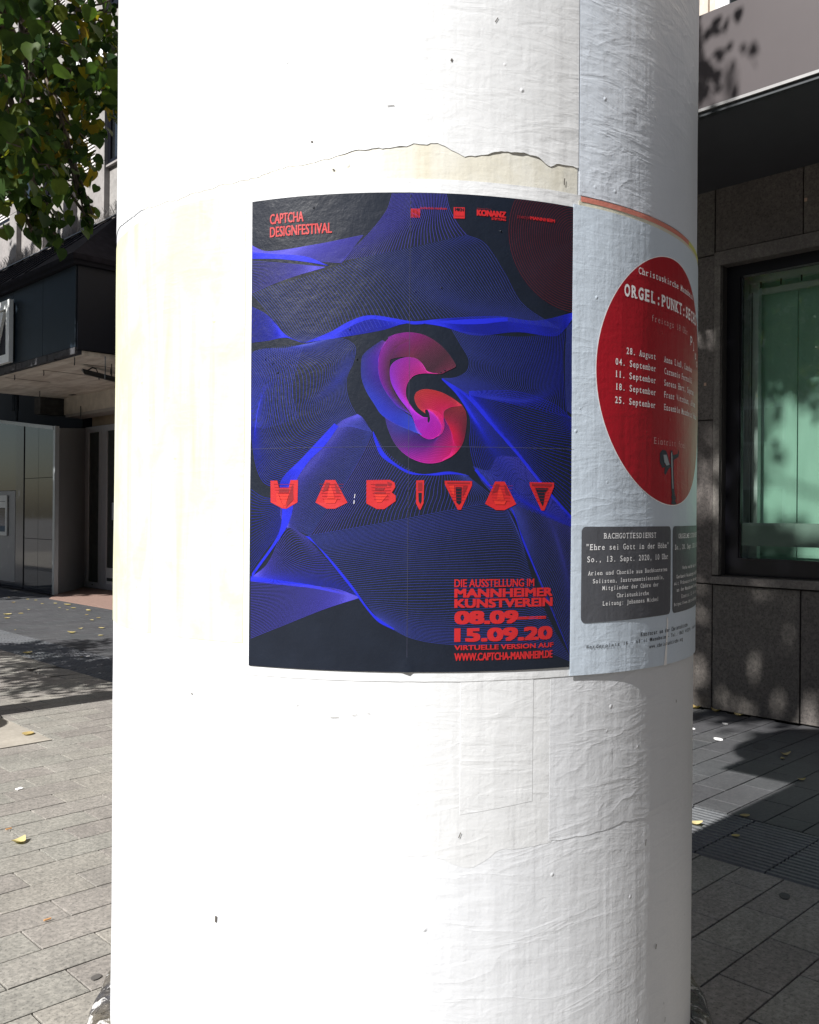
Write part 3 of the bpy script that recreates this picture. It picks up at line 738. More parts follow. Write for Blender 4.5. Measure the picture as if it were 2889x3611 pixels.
SWIRL=[
([[(249.8,390.7),(254.7,410.0),(267.9,437.3),(287.3,456.4),(308.4,466.7),(327.0,469.7),(347.2,466.3),(365.1,455.5),(376.4,442.4)],[(267.6,401.8),(299.9,416.1),(316.1,427.2),(329.1,427.8),(342.0,423.6),(350.0,410.5),(351.2,391.2),(364.7,416.7),(367.8,432.8)]],[[(60, 50, 140), (70, 55, 140), (90, 50, 130), (150, 40, 170), (190, 40, 170), (210, 40, 150), (220, 35, 120), (215, 30, 90)], [(50, 50, 150), (50, 55, 150), (65, 35, 120), (60, 35, 110), (60, 35, 110), (60, 35, 105), (130, 30, 110), (225, 30, 100)]],16),
([[(382.4,367.9),(389.1,380.6),(390.4,398.4),(386.2,427.6),(378.1,444.0),(365.1,457.1),(348.8,465.4)],[(350.5,375.8),(351.5,389.5),(361.4,408.7),(367.3,428.0),(366.6,440.9),(361.8,453.9),(348.8,463.5)]],[[(140, 45, 55), (110, 45, 60), (100, 40, 60), (140, 30, 60), (190, 30, 80), (215, 35, 110)], [(110, 45, 60), (160, 35, 70), (225, 30, 70), (235, 25, 90), (220, 25, 110), (215, 35, 120)]],18),
([[(243.8,256.9),(222.9,271.3),(210.0,284.1),(207.6,300.2),(208.6,322.8),(217.0,345.5),(230.1,366.5),(243.3,385.8),(267.6,401.8),(293.4,412.9),(312.8,420.8)],[(250.3,260.1),(239.1,277.8),(236.9,300.4),(240.3,326.2),(251.8,348.8),(268.1,368.8),(283.5,382.4),(294.9,390.4),(299.8,400.0),(307.9,414.4),(313.6,421.1)]],[[(55, 50, 120), (50, 55, 140), (48, 55, 150), (45, 60, 200), (45, 60, 225), (45, 60, 205), (50, 70, 220)], [(120, 55, 160), (80, 40, 175), (60, 35, 150), (50, 45, 140), (50, 50, 150), (50, 70, 200), (60, 60, 200)]],14),
([[(253.5,252.1),(266.3,246.9),(288.9,243.5),(314.7,247.5),(339.0,260.7),(357.1,278.0),(370.8,298.6),(369.5,302.7)],[(250.6,294.0),(260.2,289.1),(273.1,286.2),(289.2,285.4),(307.0,292.8),(318.4,307.9),(337.9,314.3),(347.6,313.8)]],[[(115, 45, 150), (140, 40, 145), (125, 35, 110), (100, 45, 75), (75, 45, 60), (100, 50, 68)], [(80, 40, 90), (95, 42, 80), (110, 45, 72), (75, 42, 60), (70, 45, 60), (120, 45, 80)]],22),
([[(266.3,246.9),(250.3,258.5),(240.0,279.5),(236.9,300.4),(241.1,326.2),(252.6,348.8),(268.9,369.6),(295.6,387.1)],[(292.2,256.7),(269.7,268.1),(258.6,287.5),(256.0,306.9),(258.9,331.0),(268.8,353.5),(283.5,372.7),(296.1,387.1)]],[[(140, 40, 145), (135, 42, 165), (125, 32, 155), (105, 32, 155), (75, 40, 175), (62, 45, 175)], [(100, 42, 80), (90, 40, 75), (75, 40, 70), (62, 40, 62), (60, 40, 72)]],12),
([[(339.5,314.3),(321.6,310.3),(313.5,298.3),(302.1,288.8),(287.6,286.5),(269.9,291.5),(259.5,300.4),(257.2,313.3),(260.6,332.6),(273.7,356.7),(293.2,382.3),(299.7,396.7)],[(340.3,314.3),(315.2,313.9),(299.1,317.8),(288.7,329.2),(285.1,340.5),(285.2,353.4),(289.8,364.6),(296.3,374.2),(302.8,381.4),(312.6,388.5),(315.8,390.1),(323.1,390.8)]],[[(190, 40, 130), (165, 40, 140), (150, 42, 165), (138, 45, 195), (125, 42, 240), (130, 40, 228), (150, 38, 205)], [(205, 40, 130), (185, 40, 130), (165, 42, 130), (160, 40, 140), (165, 35, 165), (160, 35, 175)]],20),
([[(319.0,383.6),(306.0,372.5),(300.2,358.1),(302.6,348.4),(312.2,342.6),(325.1,341.9),(344.6,346.1),(364.2,355.4),(382.4,367.9)],[(317.7,378.8),(320.5,375.2),(328.7,378.6),(340.1,389.7),(346.7,402.5),(350.2,392.8),(350.6,379.9),(361.1,372.4),(382.4,368.8)]],[[(150, 45, 55), (165, 50, 60), (188, 55, 60), (185, 48, 55), (155, 45, 60), (168, 45, 60)], [(200, 40, 80), (212, 35, 100), (218, 30, 112), (210, 35, 85), (155, 40, 60)]],20),
([[(299.7,388.7),(300.6,400.0),(304.7,412.8),(312.9,422.7),(326.6,427.8),(340.3,421.2),(346.4,407.4),(342.5,392.9),(331.9,381.0),(323.0,376.8)],[(322.3,390.8),(322.3,393.2),(322.3,396.5),(323.2,398.9),(324.8,399.7),(326.4,398.0),(327.5,393.2),(326.8,388.3),(325.8,383.5),(323.0,377.4)]],[[(150, 35, 190), (160, 32, 185), (185, 30, 175), (190, 32, 170), (160, 38, 170), (170, 40, 150)], [(165, 35, 180), (165, 35, 180), (165, 35, 180), (165, 35, 170), (160, 40, 160)]],14),
([[(319.7,375.9),(331.9,381.0),(343.0,393.7),(346.7,407.4),(340.3,421.2),(328.2,428.0)],[(325.4,375.5),(341.6,381.7),(350.2,393.6),(351.3,407.3),(346.8,417.9),(332.3,427.3)]],[[(215, 35, 100), (212, 30, 112), (205, 30, 130), (190, 30, 150)], [(205, 40, 80), (220, 30, 95), (220, 30, 110), (195, 30, 140)]],8)]

def s2l(c): return tuple(.50 * ((v / 255 + .055) / 1.055) ** 2.4 for v in c)
def cstop(cs, t):
    k = t * (len(cs) - 1); i = min(int(k), len(cs) - 2); u = k - i
    return tuple(cs[i][q] * (1 - u) + cs[i + 1][q] * u for q in range(3))
for si, (gs, cs, nl) in enumerate(SWIRL):
    G = [crom(g_, 56) for g_ in gs]; V, F, Cc = [], [], []; m_ = 14
    for j in range(m_ + 1):
        t = j / m_; ln = cross(G, t)
        for i, p in enumerate(ln):
            a, b = cstop(cs[0], i / 55), cstop(cs[-1], i / 55)
            V.append(pp(p[0] / 1000, p[1] / 1000, .00395 + si * .00002)); Cc.append(s2l([a[q] * (1 - t) + b[q] * t for q in range(3)]) + (1,))
    for j in range(m_):
        for i in range(55): k = j * 56 + i; F.append((k, k + 1, k + 57, k + 56))
    mesh_obj('swirl_field', V, F, P_ink, fp, cols=Cc, smooth=True)
    V, F, Cc = [], [], []
    for e in range(nl + 1):
        t = e / nl; ln = cross(G, t); d = np.gradient(ln, axis=0); L = np.maximum(np.hypot(d[:, 0], d[:, 1]), 1e-6)[:, None]
        nn = np.stack([-d[:, 1], d[:, 0]], 1) / L * (.30 if 0 < e < nl else .45) / 2; b0 = len(V)
        for i, (p, q_) in enumerate(zip(ln, nn)):
            a, b = cstop(cs[0], i / 55), cstop(cs[-1], i / 55); c = s2l([min(255, (a[q] * (1 - t) + b[q] * t) * 1.35 + 12) for q in range(3)]) + (1,)
            for sg in (-1, 1): V.append(pp((p[0] + sg * q_[0]) / 1000, (p[1] + sg * q_[1]) / 1000, .0042)); Cc.append(c)
        for i in range(55): F.append((b0 + 2 * i, b0 + 2 * i + 2, b0 + 2 * i + 3, b0 + 2 * i + 1))
    tag(mesh_obj('swirl_lines', V, F, P_ink, fp, cols=Cc), kind='stuff')
# dark red concentric circles, top right
fam = []
for k in range(30):
    r = 133 - k * 4.4
    if r < 3: break
    th = np.linspace(0, 2 * math.pi, 90); cx_, cy_ = 598, 57
    line = np.stack([cx_ + r * np.cos(th), cy_ + r * np.sin(th)], 1)
    fam.append((line, .75, (.11, .014, .02)))
V, F, Cc = ribbons(fam, .0040)
tag(mesh_obj('printed_circle_pattern', V, F, P_ink, fp, cols=Cc), kind='stuff')
V, F, Cc = ribbons([(np.array([(290.5, y) for y in np.linspace(0, 832, 60)]), .55, (.060, .062, .10)), (np.array([(x, 444 - 5.5 * x / 600) for x in np.linspace(0, 600, 50)]), .5, (.07, .075, .13))], .0043)
mesh_obj('fold_crease', V, F, P_ink, fp, cols=Cc)
V, F, Cc = ribbons([(np.array([(198.5, 524.0), (197.5, 531.0)]), .9, (.7, .7, .75)), (np.array([(197.2, 535.0), (196.6, 541.0)]), 1.2, (.7, .7, .75))], .0046)
mesh_obj('scratch', V, F, P_ink, fp, cols=Cc)
P_red = m_print('red_ink', (.42, .014, .018), rough=.42, wr=.0010)
P_red2 = m_print('deep_red_ink', (.20, .010, .016), rough=.42, wr=.0010)
P_red3 = m_print('bright_red_ink', (.52, .026, .018), rough=.42, wr=.0010)
def poly_print(name, poly, mat, off, parent=fp, mapper=pp, label=None):
    tri = geometry.tessellate_polygon([[Vector((x, y, 0)) for x, y in poly]])
    o = mesh_obj(name, [mapper(x / 1000, y / 1000, off) for x, y in poly], [tuple(t) for t in tri], mat, parent)
    if label: o['label'] = label
    return o
def letter(x0, x1, zx0, zx1, polys, inner, v0=499.5, v1=550.5):
    f = lambda p: (x0 + (p[0] - zx0) * (x1 - x0) / (zx1 - zx0), v0 + (p[1] - 84) * (v1 - v0) / 156)
    o = poly_print('habitat_letter', [f(p) for p in polys], P_red, .0044)
    for q, m_ in inner: 
        c = poly_print('letter_facet', [f(p) for p in q], m_, .0046, parent=fp)
    # fine cut lines through the letter
    xs = [f(p) for p in polys]; mn = min(p[0] for p in xs); mx = max(p[0] for p in xs)
LH = [(90, 88), (128, 88), (138, 128), (190, 128), (200, 85), (240, 85), (238, 205), (178, 240), (155, 238), (92, 205)]
letter(42.3, 95.4, 90, 240, LH, [([(136, 132), (194, 132), (190, 152), (138, 152)], P_red2), ([(122, 150), (134, 158), (164, 236), (128, 222)], P_red3), ([(204, 120), (214, 110), (216, 190), (176, 236)], P_red2), ([(140, 162), (192, 162), (174, 222), (162, 222)], P_red3)])
LA = [(388, 85), (440, 85), (505, 205), (440, 238), (395, 238), (335, 205)]
FA = [([(415, 112), (430, 150), (438, 182), (398, 182), (402, 150)], P_red3), ([(392, 98), (412, 100), (398, 140), (372, 150)], P_red2), ([(380, 184), (452, 184), (440, 208), (390, 208)], P_red3), ([(436, 100), (448, 112), (470, 160), (444, 150)], P_red2)]
letter(127.8, 185.4, 335, 505, LA, FA); letter(424.7, 482.0, 335, 505, LA, FA)
letter(218.3, 269.6, 608, 768, [(608, 85), (735, 83), (760, 98), (763, 122), (745, 150), (766, 166), (766, 195), (705, 238), (665, 238), (608, 208)],
       [([(655, 104), (716, 104), (718, 116), (655, 116)], P_red2), ([(654, 126), (708, 126), (700, 138), (654, 138)], P_red2), ([(655, 160), (725, 160), (690, 202), (664, 202)], P_red3), ([(650, 148), (712, 148), (708, 155), (652, 155)], P_red2), ([(720, 92), (744, 100), (740, 118), (722, 112)], P_red2)])
letter(304.0, 317.6, 877, 917, [(877, 85), (917, 83), (915, 205), (900, 240), (893, 238), (877, 205)], [([(888, 150), (906, 150), (905, 195), (898, 210), (890, 195)], P_dark), ([(886, 95), (908, 95), (908, 140), (886, 140)], P_red2)])
LT = [(1028, 85), (1172, 85), (1172, 108), (1115, 238), (1098, 238), (1030, 105)]
letter(352.9, 401.0, 1028, 1172, LT, [([(1085, 118), (1118, 118), (1116, 200), (1104, 212), (1090, 200)], P_dark), ([(1040, 92), (1160, 92), (1158, 100), (1042, 100)], P_red2), ([(1050, 110), (1078, 110), (1080, 160), (1072, 160)], P_red3), ([(1124, 112), (1150, 112), (1126, 165), (1122, 165)], P_red2)])
letter(507.1, 556.1, 1028, 1172, LT, [([(1060, 116), (1140, 116), (1118, 140), (1110, 202), (1104, 214), (1090, 190)], P_dark), ([(1040, 92), (1160, 92), (1158, 104), (1042, 104)], P_red2)])
V, F, Cc = [], [], []
stripes = []
for (a, b) in ((42.3, 95.4), (127.8, 185.4), (218.3, 269.6), (352.9, 401), (424.7, 482), (507.1, 556.1)):
    for k in range(6):
        y = 507 + k * 5.2; ins = 7 + k * 1.2
        stripes.append((np.array([(a + ins, y), ((a + b) / 2, y + .6), (b - ins, y)]), .55, (.24, .012, .02)))
V, F, Cc = ribbons(stripes, .0048); tag(mesh_obj('letter_cut_lines', V, F, P_ink, fp, cols=Cc), kind='stuff')
def ptext(s, u0, u1, v0, v1, bold, mat, name='lettering', off=.0042, parent=fp):
    V, F = TEXTS[(s, 0.0)]
    xs = [v[0] for v in V]; a, b = min(xs), max(xs)
    bw = bold * .42 * (v1 - v0)                      # stroke gain in mm
    sx = (u1 - u0 - bw) / (b - a); sy = (v1 - v0 - bw * .5) / CAPH
    VV, FF = [], []
    k = 0
    for dx in ((0, .5, 1) if bold else (0,)):
        for dy in ((0, 1) if bold else (0,)):
            n0 = len(VV); VV += [pp((u0 + (x - a) * sx + dx * bw) / 1000, (v1 - y * sy - dy * bw * .5) / 1000, off + k * .00002) for x, y in V]
            FF += [tuple(i + n0 for i in f) for f in F]; k += 1
    return mesh_obj(name, VV, FF, mat, parent)
poly_print('logo_square', [(365.3, 23.9), (384.8, 23.3), (384.9, 42.6), (365.3, 43.3)], P_red, .0042)
poly_print('logo_line', [(367, 38.6), (383, 38.2), (383, 38.9), (367, 39.3)], P_red2, .0044)
for k in range(7):
    a = 291.2 + k * 2.4
    poly_print('logo_bar', [(a, 28.2), (a + 1.7, 28.2), (a + 1.0, 44), (a - .0, 44)], P_red, .0042)
for t in PTXT:
    m_ = P_dark if t[0] == "MKN" else (P_red2 if t[0] in ("STARTUP", "Gerhard Franz") else P_red)
    ptext(t[0], t[1], t[2], t[3], t[4], t[5], m_, off=.0046 if t[0] == "MKN" else .0042)
bl = MB()
for u, v in ((.045, .293), (.055, .31), (.187, .238), (.352, .308), (.30, .172), (.345, .165), (.03, .285), (.2, .29), (.45, .06), (.12, .022), (.345, .312)):
    bl.tube([pp(u, v, .0030), pp(u, v, .0052)], [.0022, .0006], 7)
tag(bl.build('paper_bump', P_dark, fp), kind='stuff')

# ------------------------------------------------------------------ remains of an older poster above the church poster
op = empty('old_poster', tuple(cp(.56, 2.18, .004)))
tag(op, 'old poster remnant with thin red and yellow stripe above the red disc poster', 'poster')
P_cr = m_paper('faded_cream_print', (.66, .64, .52), seed=31.0, wrinkle=.4)
def sm(name, s0, s1, zt, zb, off, mat, parent, **k): return sheet(name, s0, s1, zt, zb, off, mat, parent=parent, ds=.008, dz=.01, **k)
sm('cream_margin', .322, 1.0, lambda s: 2.1815, lambda s: 2.160, .0030, P_cr, op)
sm('red_stripe', .327, .712, lambda s: 2.1892, lambda s: 2.1802, .0036, m_paper('faded_red_print', (.62, .22, .17), seed=33.0, wrinkle=.4), op, label='faded red printed stripe')
sm('yellow_stripe', .7125, 1.0, lambda s: 2.1892, lambda s: 2.1802, .0036, m_paper('faded_yellow_print', (.58, .60, .16), seed=34.0, wrinkle=.4), op, label='faded yellow green printed stripe')

# ------------------------------------------------------------------ church concert poster
cpz = empty('concert_poster', tuple(cp(.61, 1.75, .004)))
tag(cpz, 'pale blue church concert poster with a large dark red disc and two grey text boxes', 'poster')
sheet('poster_sheet', .309, .912, lambda s: 2.1725, lin([(.309, 1.3185), (.58, 1.313), (.912, 1.306)]), .0042, P_blue, parent=cpz, ds=.008, dz=.02)
P_disc = m_paper('dark_red_print', (.37, .009, .020), seed=12.0, wrinkle=.35, rough=.34)
P_box = m_paper('grey_print', (.095, .10, .115), seed=13.0, wrinkle=.35, rough=.36)
P_w = m_print('white_print', (.90, .91, .93), rough=.5, wr=.0004); P_pk = m_print('pale_pink_print', (.62, .38, .38), rough=.5, wr=.0004); P_k = m_print('black_print', (.02, .02, .025), rough=.5, wr=.0004)
def cprint(name, pts, mat, off, parent=cpz, label=None):        # fan of a convex outline, gridded so that it follows the curve
    ss = [p[0] for p in pts]; a, b = min(ss), max(ss); n = max(3, int((b - a) / .008))
    def ext(s):
        zz = []
        m_ = len(pts)
        for i in range(m_):
            p, q = pts[i], pts[(i + 1) % m_]
            if (p[0] - s) * (q[0] - s) <= 0 and p[0] != q[0]: zz.append(p[1] + (q[1] - p[1]) * (s - p[0]) / (q[0] - p[0]))
        return (min(zz), max(zz)) if zz else (pts[0][1], pts[0][1])
    V, F, UV = [], [], []; nz = 12
    sv = [a + (b - a) * (.5 - .5 * math.cos(math.pi * i / n)) for i in range(n + 1)]
    for s in sv:
        e0, e1 = ext(min(max(s, a + 1e-5), b - 1e-5))
        for j in range(nz + 1): V.append(cp(s, e0 + (e1 - e0) * j / nz, off)); UV.append((s, e0 + (e1 - e0) * j / nz))
    for i in range(n):
        for j in range(nz): k = i * (nz + 1) + j; F.append((k, k + nz + 1, k + nz + 2, k + 1))
    o = mesh_obj(name, V, F, mat, parent, uvs=UV, smooth=True)
    if label: o['label'] = label
    return o
circ = lambda c, z, r, n=120: [(c + r * math.cos(2 * math.pi * k / n), z + r * math.sin(2 * math.pi * k / n)) for k in range(n)]
cprint('disc_rim', circ(.6115, 1.8785, .2490), P_w, .0045)
cprint('red_disc', circ(.6115, 1.8785, .2472), P_disc, .0048, label='dark red printed disc')
def rbox(s0, s1, z0, z1, r=.010):
    o = []
    for cx_, cz_, a0 in ((s1 - r, z0 + r, -90), (s1 - r, z1 - r, 0), (s0 + r, z1 - r, 90), (s0 + r, z0 + r, 180)):
        for k in range(7): a = R_(a0 + 15 * k); o.append((cx_ + r * math.cos(a), cz_ + r * math.sin(a)))
    return o
cprint('text_box', rbox(.3315, .6065, 1.4125, 1.5885), P_box, .0048, label='left grey text box about a service on 13 September')
cprint('text_box', rbox(.6165, .891, 1.4125, 1.5885), P_box, .0048, label='right grey text box, partly round the curve')
SERIF = {'O': [], 'R': [(.2, 0), (.2, 1), (.85, 0)], 'L': [(.25, 1), (.25, 0)], 'P': [(.22, 0), (.22, 1)], 'U': [(.17, 1), (.83, 1)], 'N': [(.15, 1), (.15, 0), (.85, 1)], 'K': [(.2, 1), (.2, 0), (.85, 1), (.85, 0)], 'T': [(.5, 0)],
         'H': [(.2, 0), (.2, 1), (.8, 0), (.8, 1)], 'E': [(.15, 0), (.15, 1)], 'B': [(.15, 0), (.15, 1)], 'I': [(.5, 0), (.5, 1)], 'A': [(.1, 0), (.9, 0)], 'M': [(.1, 0), (.9, 0)], 'i': [(.5, 0)], 'l': [(.5, 0)], 'r': [(.35, 0)], 'n': [(.2, 0), (.8, 0)], 'h': [(.2, 0), (.8, 0)], 'F': [(.25, 0)], 'm': [(.1, 0), (.9, 0)], '1': [(.5, 0)]}
def mono(s, s0, s1, z, cap, mat, bold, off=.0051, parent=cpz, slant=0, rise=0):
    n = len(s); cw = (s1 - s0) / (n - .12)
    V, F = [], []
    hsc = cap / CAPH
    for i, ch in enumerate(s):
        if ch == ' ': continue
        gv, gf = TEXTS[(ch, bold)]
        xs = [v[0] for v in gv]; a, b = min(xs), max(xs); wd = (b - a)
        tw = cw * (.84 if ch in 'MWmw' else .78 if (wd > .5) else .70)
        sx = tw / wd if wd > .34 else min(tw / wd, cw * 1.05 / .5 * .9)
        if ch in 'ilI1.,:;-"\'!t': sx = min(sx, hsc * 1.05) if wd < .45 else sx
        w_ = wd * sx; x0 = s0 + i * cw + (cw - w_) / 2 - cw * .06
        b0 = len(V)
        V += [(x0 + (x - a) * sx, z + y * hsc + rise * i) for x, y in gv]; F += [tuple(q + b0 for q in p) for p in gf]
        for fx, fy in SERIF.get(ch, []):
            c = s0 + i * cw + cw * .44 + (fx - .5) * tw; hw = cw * .2; t_ = cap * .11; yb = z + fy * cap + rise * i
            y0, y1 = (yb, yb + t_) if fy == 0 else (yb - t_, yb)
            b0 = len(V); V += [(c - hw, y0), (c + hw, y0), (c + hw, y1), (c - hw, y1)]; F.append((b0, b0 + 1, b0 + 2, b0 + 3))
    return mesh_obj('lettering', [cp(x, y, off) for x, y in V], F, mat, parent)
for t in CTXT:
    mono(t[0], t[1], t[2], t[3], t[4], {'w': P_w, 'p': P_pk, 'k': P_k}[t[5]], t[6])
mono("plus", .722, .815, 1.978, .019, P_w, .012, rise=-.014)
# statue silhouette printed at the foot of the disc: winged trumpeter on a slim column
P_st = m_print('blue_black_print', (.035, .045, .06), rough=.5, wr=.0004); P_st2 = m_print('pale_grey_print', (.32, .37, .40), rough=.5, wr=.0004)
def sprint(name, pts, mat, off):
    tri = geometry.tessellate_polygon([[Vector((x, y, 0)) for x, y in pts]])
    return mesh_obj(name, [cp(x, y, off) for x, y in pts], [tuple(t) for t in tri], mat, cpz)
sprint('statue_wing', [(.556, 1.733), (.566, 1.740), (.582, 1.739), (.590, 1.730), (.598, 1.716), (.604, 1.708), (.592, 1.702), (.580, 1.690), (.574, 1.694), (.578, 1.706), (.566, 1.704), (.556, 1.714)], P_st, .0052)
sprint('statue_body', [(.603, 1.740), (.611, 1.742), (.616, 1.732), (.640, 1.736), (.644, 1.745), (.648, 1.740), (.645, 1.730), (.618, 1.722), (.618, 1.700), (.620, 1.680), (.624, 1.655), (.626, 1.650), (.610, 1.650), (.606, 1.668), (.606, 1.690), (.602, 1.716)], P_st, .0053)
sprint('statue_highlight', [(.604, 1.735), (.609, 1.738), (.612, 1.715), (.613, 1.690), (.617, 1.664), (.612, 1.664), (.608, 1.690), (.606, 1.712)], P_st2, .0056)
sprint('statue_highlight', [(.570, 1.730), (.584, 1.731), (.597, 1.712), (.584, 1.709), (.574, 1.716)], P_st2, .0056)
sprint('statue_base', [(.606, 1.650), (.628, 1.650), (.632, 1.644), (.626, 1.640), (.636, 1.6335), (.620, 1.6315), (.606, 1.634), (.610, 1.642)], P_st, .0054)
tr = [(.590, 1.410), (.597, 1.40), (.594, 1.36), (.592, 1.312), (.579, 1.312), (.585, 1.345), (.589, 1.375)]
sprint('torn_strip', tr, m_print('white_torn_paper', (.82, .82, .82), rough=.6, wr=.0004), .0050)
# ------------------------------------------------------------------ right building: granite-clad ground floor with a big green-glazed window
XW = 7.14
rb = empty('granite_building', (XW, 2.5, 0))
tag(rb, 'brown granite-clad building with a wide green-glazed window under a mauve canopy, on the right', 'building')
w = MB()
w.box(XW + .03, 7.9, 3.63, 12.9, 0, 5.05); w.box(XW + .03, 7.9, -8, 3.63, 0, 1.12); w.box(XW + .03, 7.9, -8, 3.63, 3.72, 5.05); w.box(XW + .03, 7.9, -8, .40, 1.12, 3.72)
w.build('wall', m_plain('dark_wall_backing', (.03, .027, .025), .9), rb)
B('upper_storeys', M['beige_stone'], rb, XW + .10, 16, -8, 12.9, 5.05, 13)
def panel(y0, y1, z0, z1, par, mat, name='stone_panel', x=XW, th=.03, gap=.005, ch=.003):
    y0 += gap; y1 -= gap; z0 += gap; z1 -= gap
    b = [(x + th, y0, z0), (x + th, y1, z0), (x + th, y1, z1), (x + th, y0, z1)]
    m_ = [(x + ch, y0, z0), (x + ch, y1, z0), (x + ch, y1, z1), (x + ch, y0, z1)]
    t = [(x, y0 + ch, z0 + ch), (x, y1 - ch, z0 + ch), (x, y1 - ch, z1 - ch), (x, y0 + ch, z1 - ch)]
    return MB().add(b + m_ + t, [(8, 11, 10, 9), (0, 1, 2, 3)] + [(i, 4 + i, 4 + (i + 1) % 4, (i + 1) % 4) for i in range(4)] + [(4 + i, 8 + i, 8 + (i + 1) % 4, 4 + (i + 1) % 4) for i in range(4)]).build(name, mat, par)
zr = [0.0, 1.042, 2.41, 3.785, 4.5]
for j in range(4):
    dx = (.0, .003, -.002, .001)[j]
    for k in range(12):
        panel(3.69 + .73 * k, 3.69 + .73 * (k + 1), zr[j], zr[j + 1], rb, M['clad'], x=XW + dx * (1 if k % 2 else -1))
for k in range(6):
    y1 = 3.69 - .73 * k
    panel(y1 - .73, y1, 0.0, 1.042, rb, M['clad'], x=XW + (.002 if k % 2 else -.001))
    panel(y1 - .73, y1, 3.800, 4.5, rb, M['clad'], x=XW + (-.002 if k % 2 else .001))
# stone surround of the window
B('window_jamb', M['clad_trim'], rb, XW - .012, XW + .10, 3.634, 3.688, 1.122, 3.682)
B('window_lintel', M['clad_trim'], rb, XW - .014, XW + .10, .0, 3.688, 3.684, 3.796)
sl = MB(); sl.hexa([(XW - .035, 0, 1.05), (XW + .12, 0, 1.05), (XW + .12, 3.688, 1.05), (XW - .035, 3.688, 1.05)], [(XW - .035, 0, 1.108), (XW + .12, 0, 1.12), (XW + .12, 3.688, 1.12), (XW - .035, 3.688, 1.108)])
sl.build('window_sill', M['clad_trim'], rb)
win = empty('window', (XW + .1, 2.0, 1.12)); win.parent = rb; win.location = Vector((XW + .1, 2.0, 1.12)) - rb.location
XG = XW + .10
fr = MB()
fr.box(XG, XG + .08, 3.518, 3.633, 1.1225, 3.682); fr.box(XG, XG + .08, .40, 3.518, 3.590, 3.682); fr.box(XG, XG + .08, .40, 3.518, 1.1225, 1.264); fr.box(XG, XG + .08, .40, .50, 1.264, 3.590)
fr.box(XG + .015, XG + .05, 3.508, 3.518, 1.264, 3.59)
fr.build('frame', M['blackm'], win)
B('pane', M['green_glass'], win, XG + .030, XG + .038, .50, 3.508, 1.264, 3.590)
B('frosted_band', M['film'], win, XG + .040, XG + .042, .50, 3.507, 1.368, 1.555)
pl = MB(); pl.box(XG + .044, XG + .052, 2.70, 2.87, 1.40, 1.54); pl.build('small_plate', M['white_frame'], win)
B('plate_centre', M['film'], win, XG + .042, XG + .0435, 2.73, 2.84, 1.42, 1.52)
# the lit shallow room behind the glass
room = MB()
room.box(9.0, 9.1, -1.5, 5.2, .9, 4.2); room.box(7.9, 9.0, 4.35, 4.45, .9, 4.2); room.box(7.9, 9.0, -1.5, 4.35, .9, 1.0); room.box(7.9, 9.0, -1.5, 4.35, 3.95, 4.05); room.box(7.9, 9.0, -1.5, -1.4, 1.0, 3.95)
room.build('interior_shell', m_plain('white_room_wall', (.88, .90, .88), .7, var=.02), rb)
for k in range(5):
    y1 = 3.19 + .74 - .74 * k
    B('interior_panel', M['sheer'], rb, 7.62 + .004 * (k % 2), 7.63 + .004 * (k % 2), y1 - .732, y1, 1.15, 3.60)
ip = MB(); ip.box(7.50, 7.56, 3.565, 3.68, 1.13, 3.66); ip.box(7.50, 7.56, 3.478, 3.550, 1.13, 3.58); ip.box(7.53, 7.55, 3.550, 3.565, 1.13, 3.58)
ip.build('inner_window_frame', M['white_frame'], rb)
ir = MB(); ir.box(7.50, 7.56, .5, 3.565, 3.581, 3.66); ir.box(7.565, 7.60, .5, 3.50, 3.49, 3.54); ir.build('curtain_rail', M['white_frame'], rb)
hk = MB()
for k in range(14): hk.box(7.49, 7.497, 3.45 - .17 * k, 3.462 - .17 * k, 3.53, 3.58)
tag(hk.build('rail_hook', M['darkmetal'], rb), kind='stuff')
cord = MB(); cord.tube([(7.49, 3.53, 3.5), (7.488, 3.528, 2.6), (7.49, 3.53, 1.9), (7.488, 3.527, 1.45)], .004, 5); cord.build('blind_cord', M['darkmetal'], rb)
# canopy
XF = 5.752
B('canopy_fascia', M['fascia_r'], rb, XF, XF + .10, -8, 6.2, 4.372, 5.012)
B('fascia_drip_edge', M['trim_l'], rb, XF - .012, XF + .06, -8, 6.2, 4.350, 4.370)
B('fascia_shadow_gap', M['darkmetal'], rb, XF + .006, XF + .05, -8, 6.2, 4.322, 4.349)
B('canopy_soffit', M['soffit_r'], rb, XF + .051, XW - .002, -8, 6.2, 4.322, 4.349)
B('canopy_roof', M['roof'], rb, XF + .101, XW + .099, -8, 6.2, 4.96, 5.0)
# first-floor window above the canopy
w1 = empty('upper_window', (XW + .1, 3.0, 5.3)); w1.parent = rb; w1.location = Vector((XW + .1, 3.0, 5.3)) - rb.location
u = MB(); u.box(XW + .04, XW + .12, 3.60, 3.72, 5.3, 7.4); u.box(XW + .04, XW + .12, 2.0, 3.60, 5.3, 5.36); u.box(XW + .04, XW + .12, 2.0, 3.6, 7.3, 7.4); u.box(XW + .04, XW + .12, 1.9, 2.0, 5.3, 7.4)
u.build('frame', M['white_frame'], w1); B('pane', M['dark_glass'], w1, XW + .07, XW + .095, 2.0, 3.60, 5.36, 7.3)
for k in range(5):
    panel(3.80 + 1.0 * k, 4.80 + 1.0 * k, 5.06, 6.4, rb, M['beige_stone'], x=XW + .07, name='facade_block')
    panel(3.80 + 1.0 * k, 4.80 + 1.0 * k, 6.4, 7.8, rb, M['beige_stone'], x=XW + .07, name='facade_block')
    panel(-1.3 + 1.0 * k, -.3 + 1.0 * k, 5.02, 5.29, rb, M['beige_stone'], x=XW + .07, name='facade_block')
pst = MB()
for y, z, a in ((3.757, 2.70, .02), (2.93, 4.05, .02)): pst.box(XW - .004, XW - .001, y, y + a, z, z + .025)
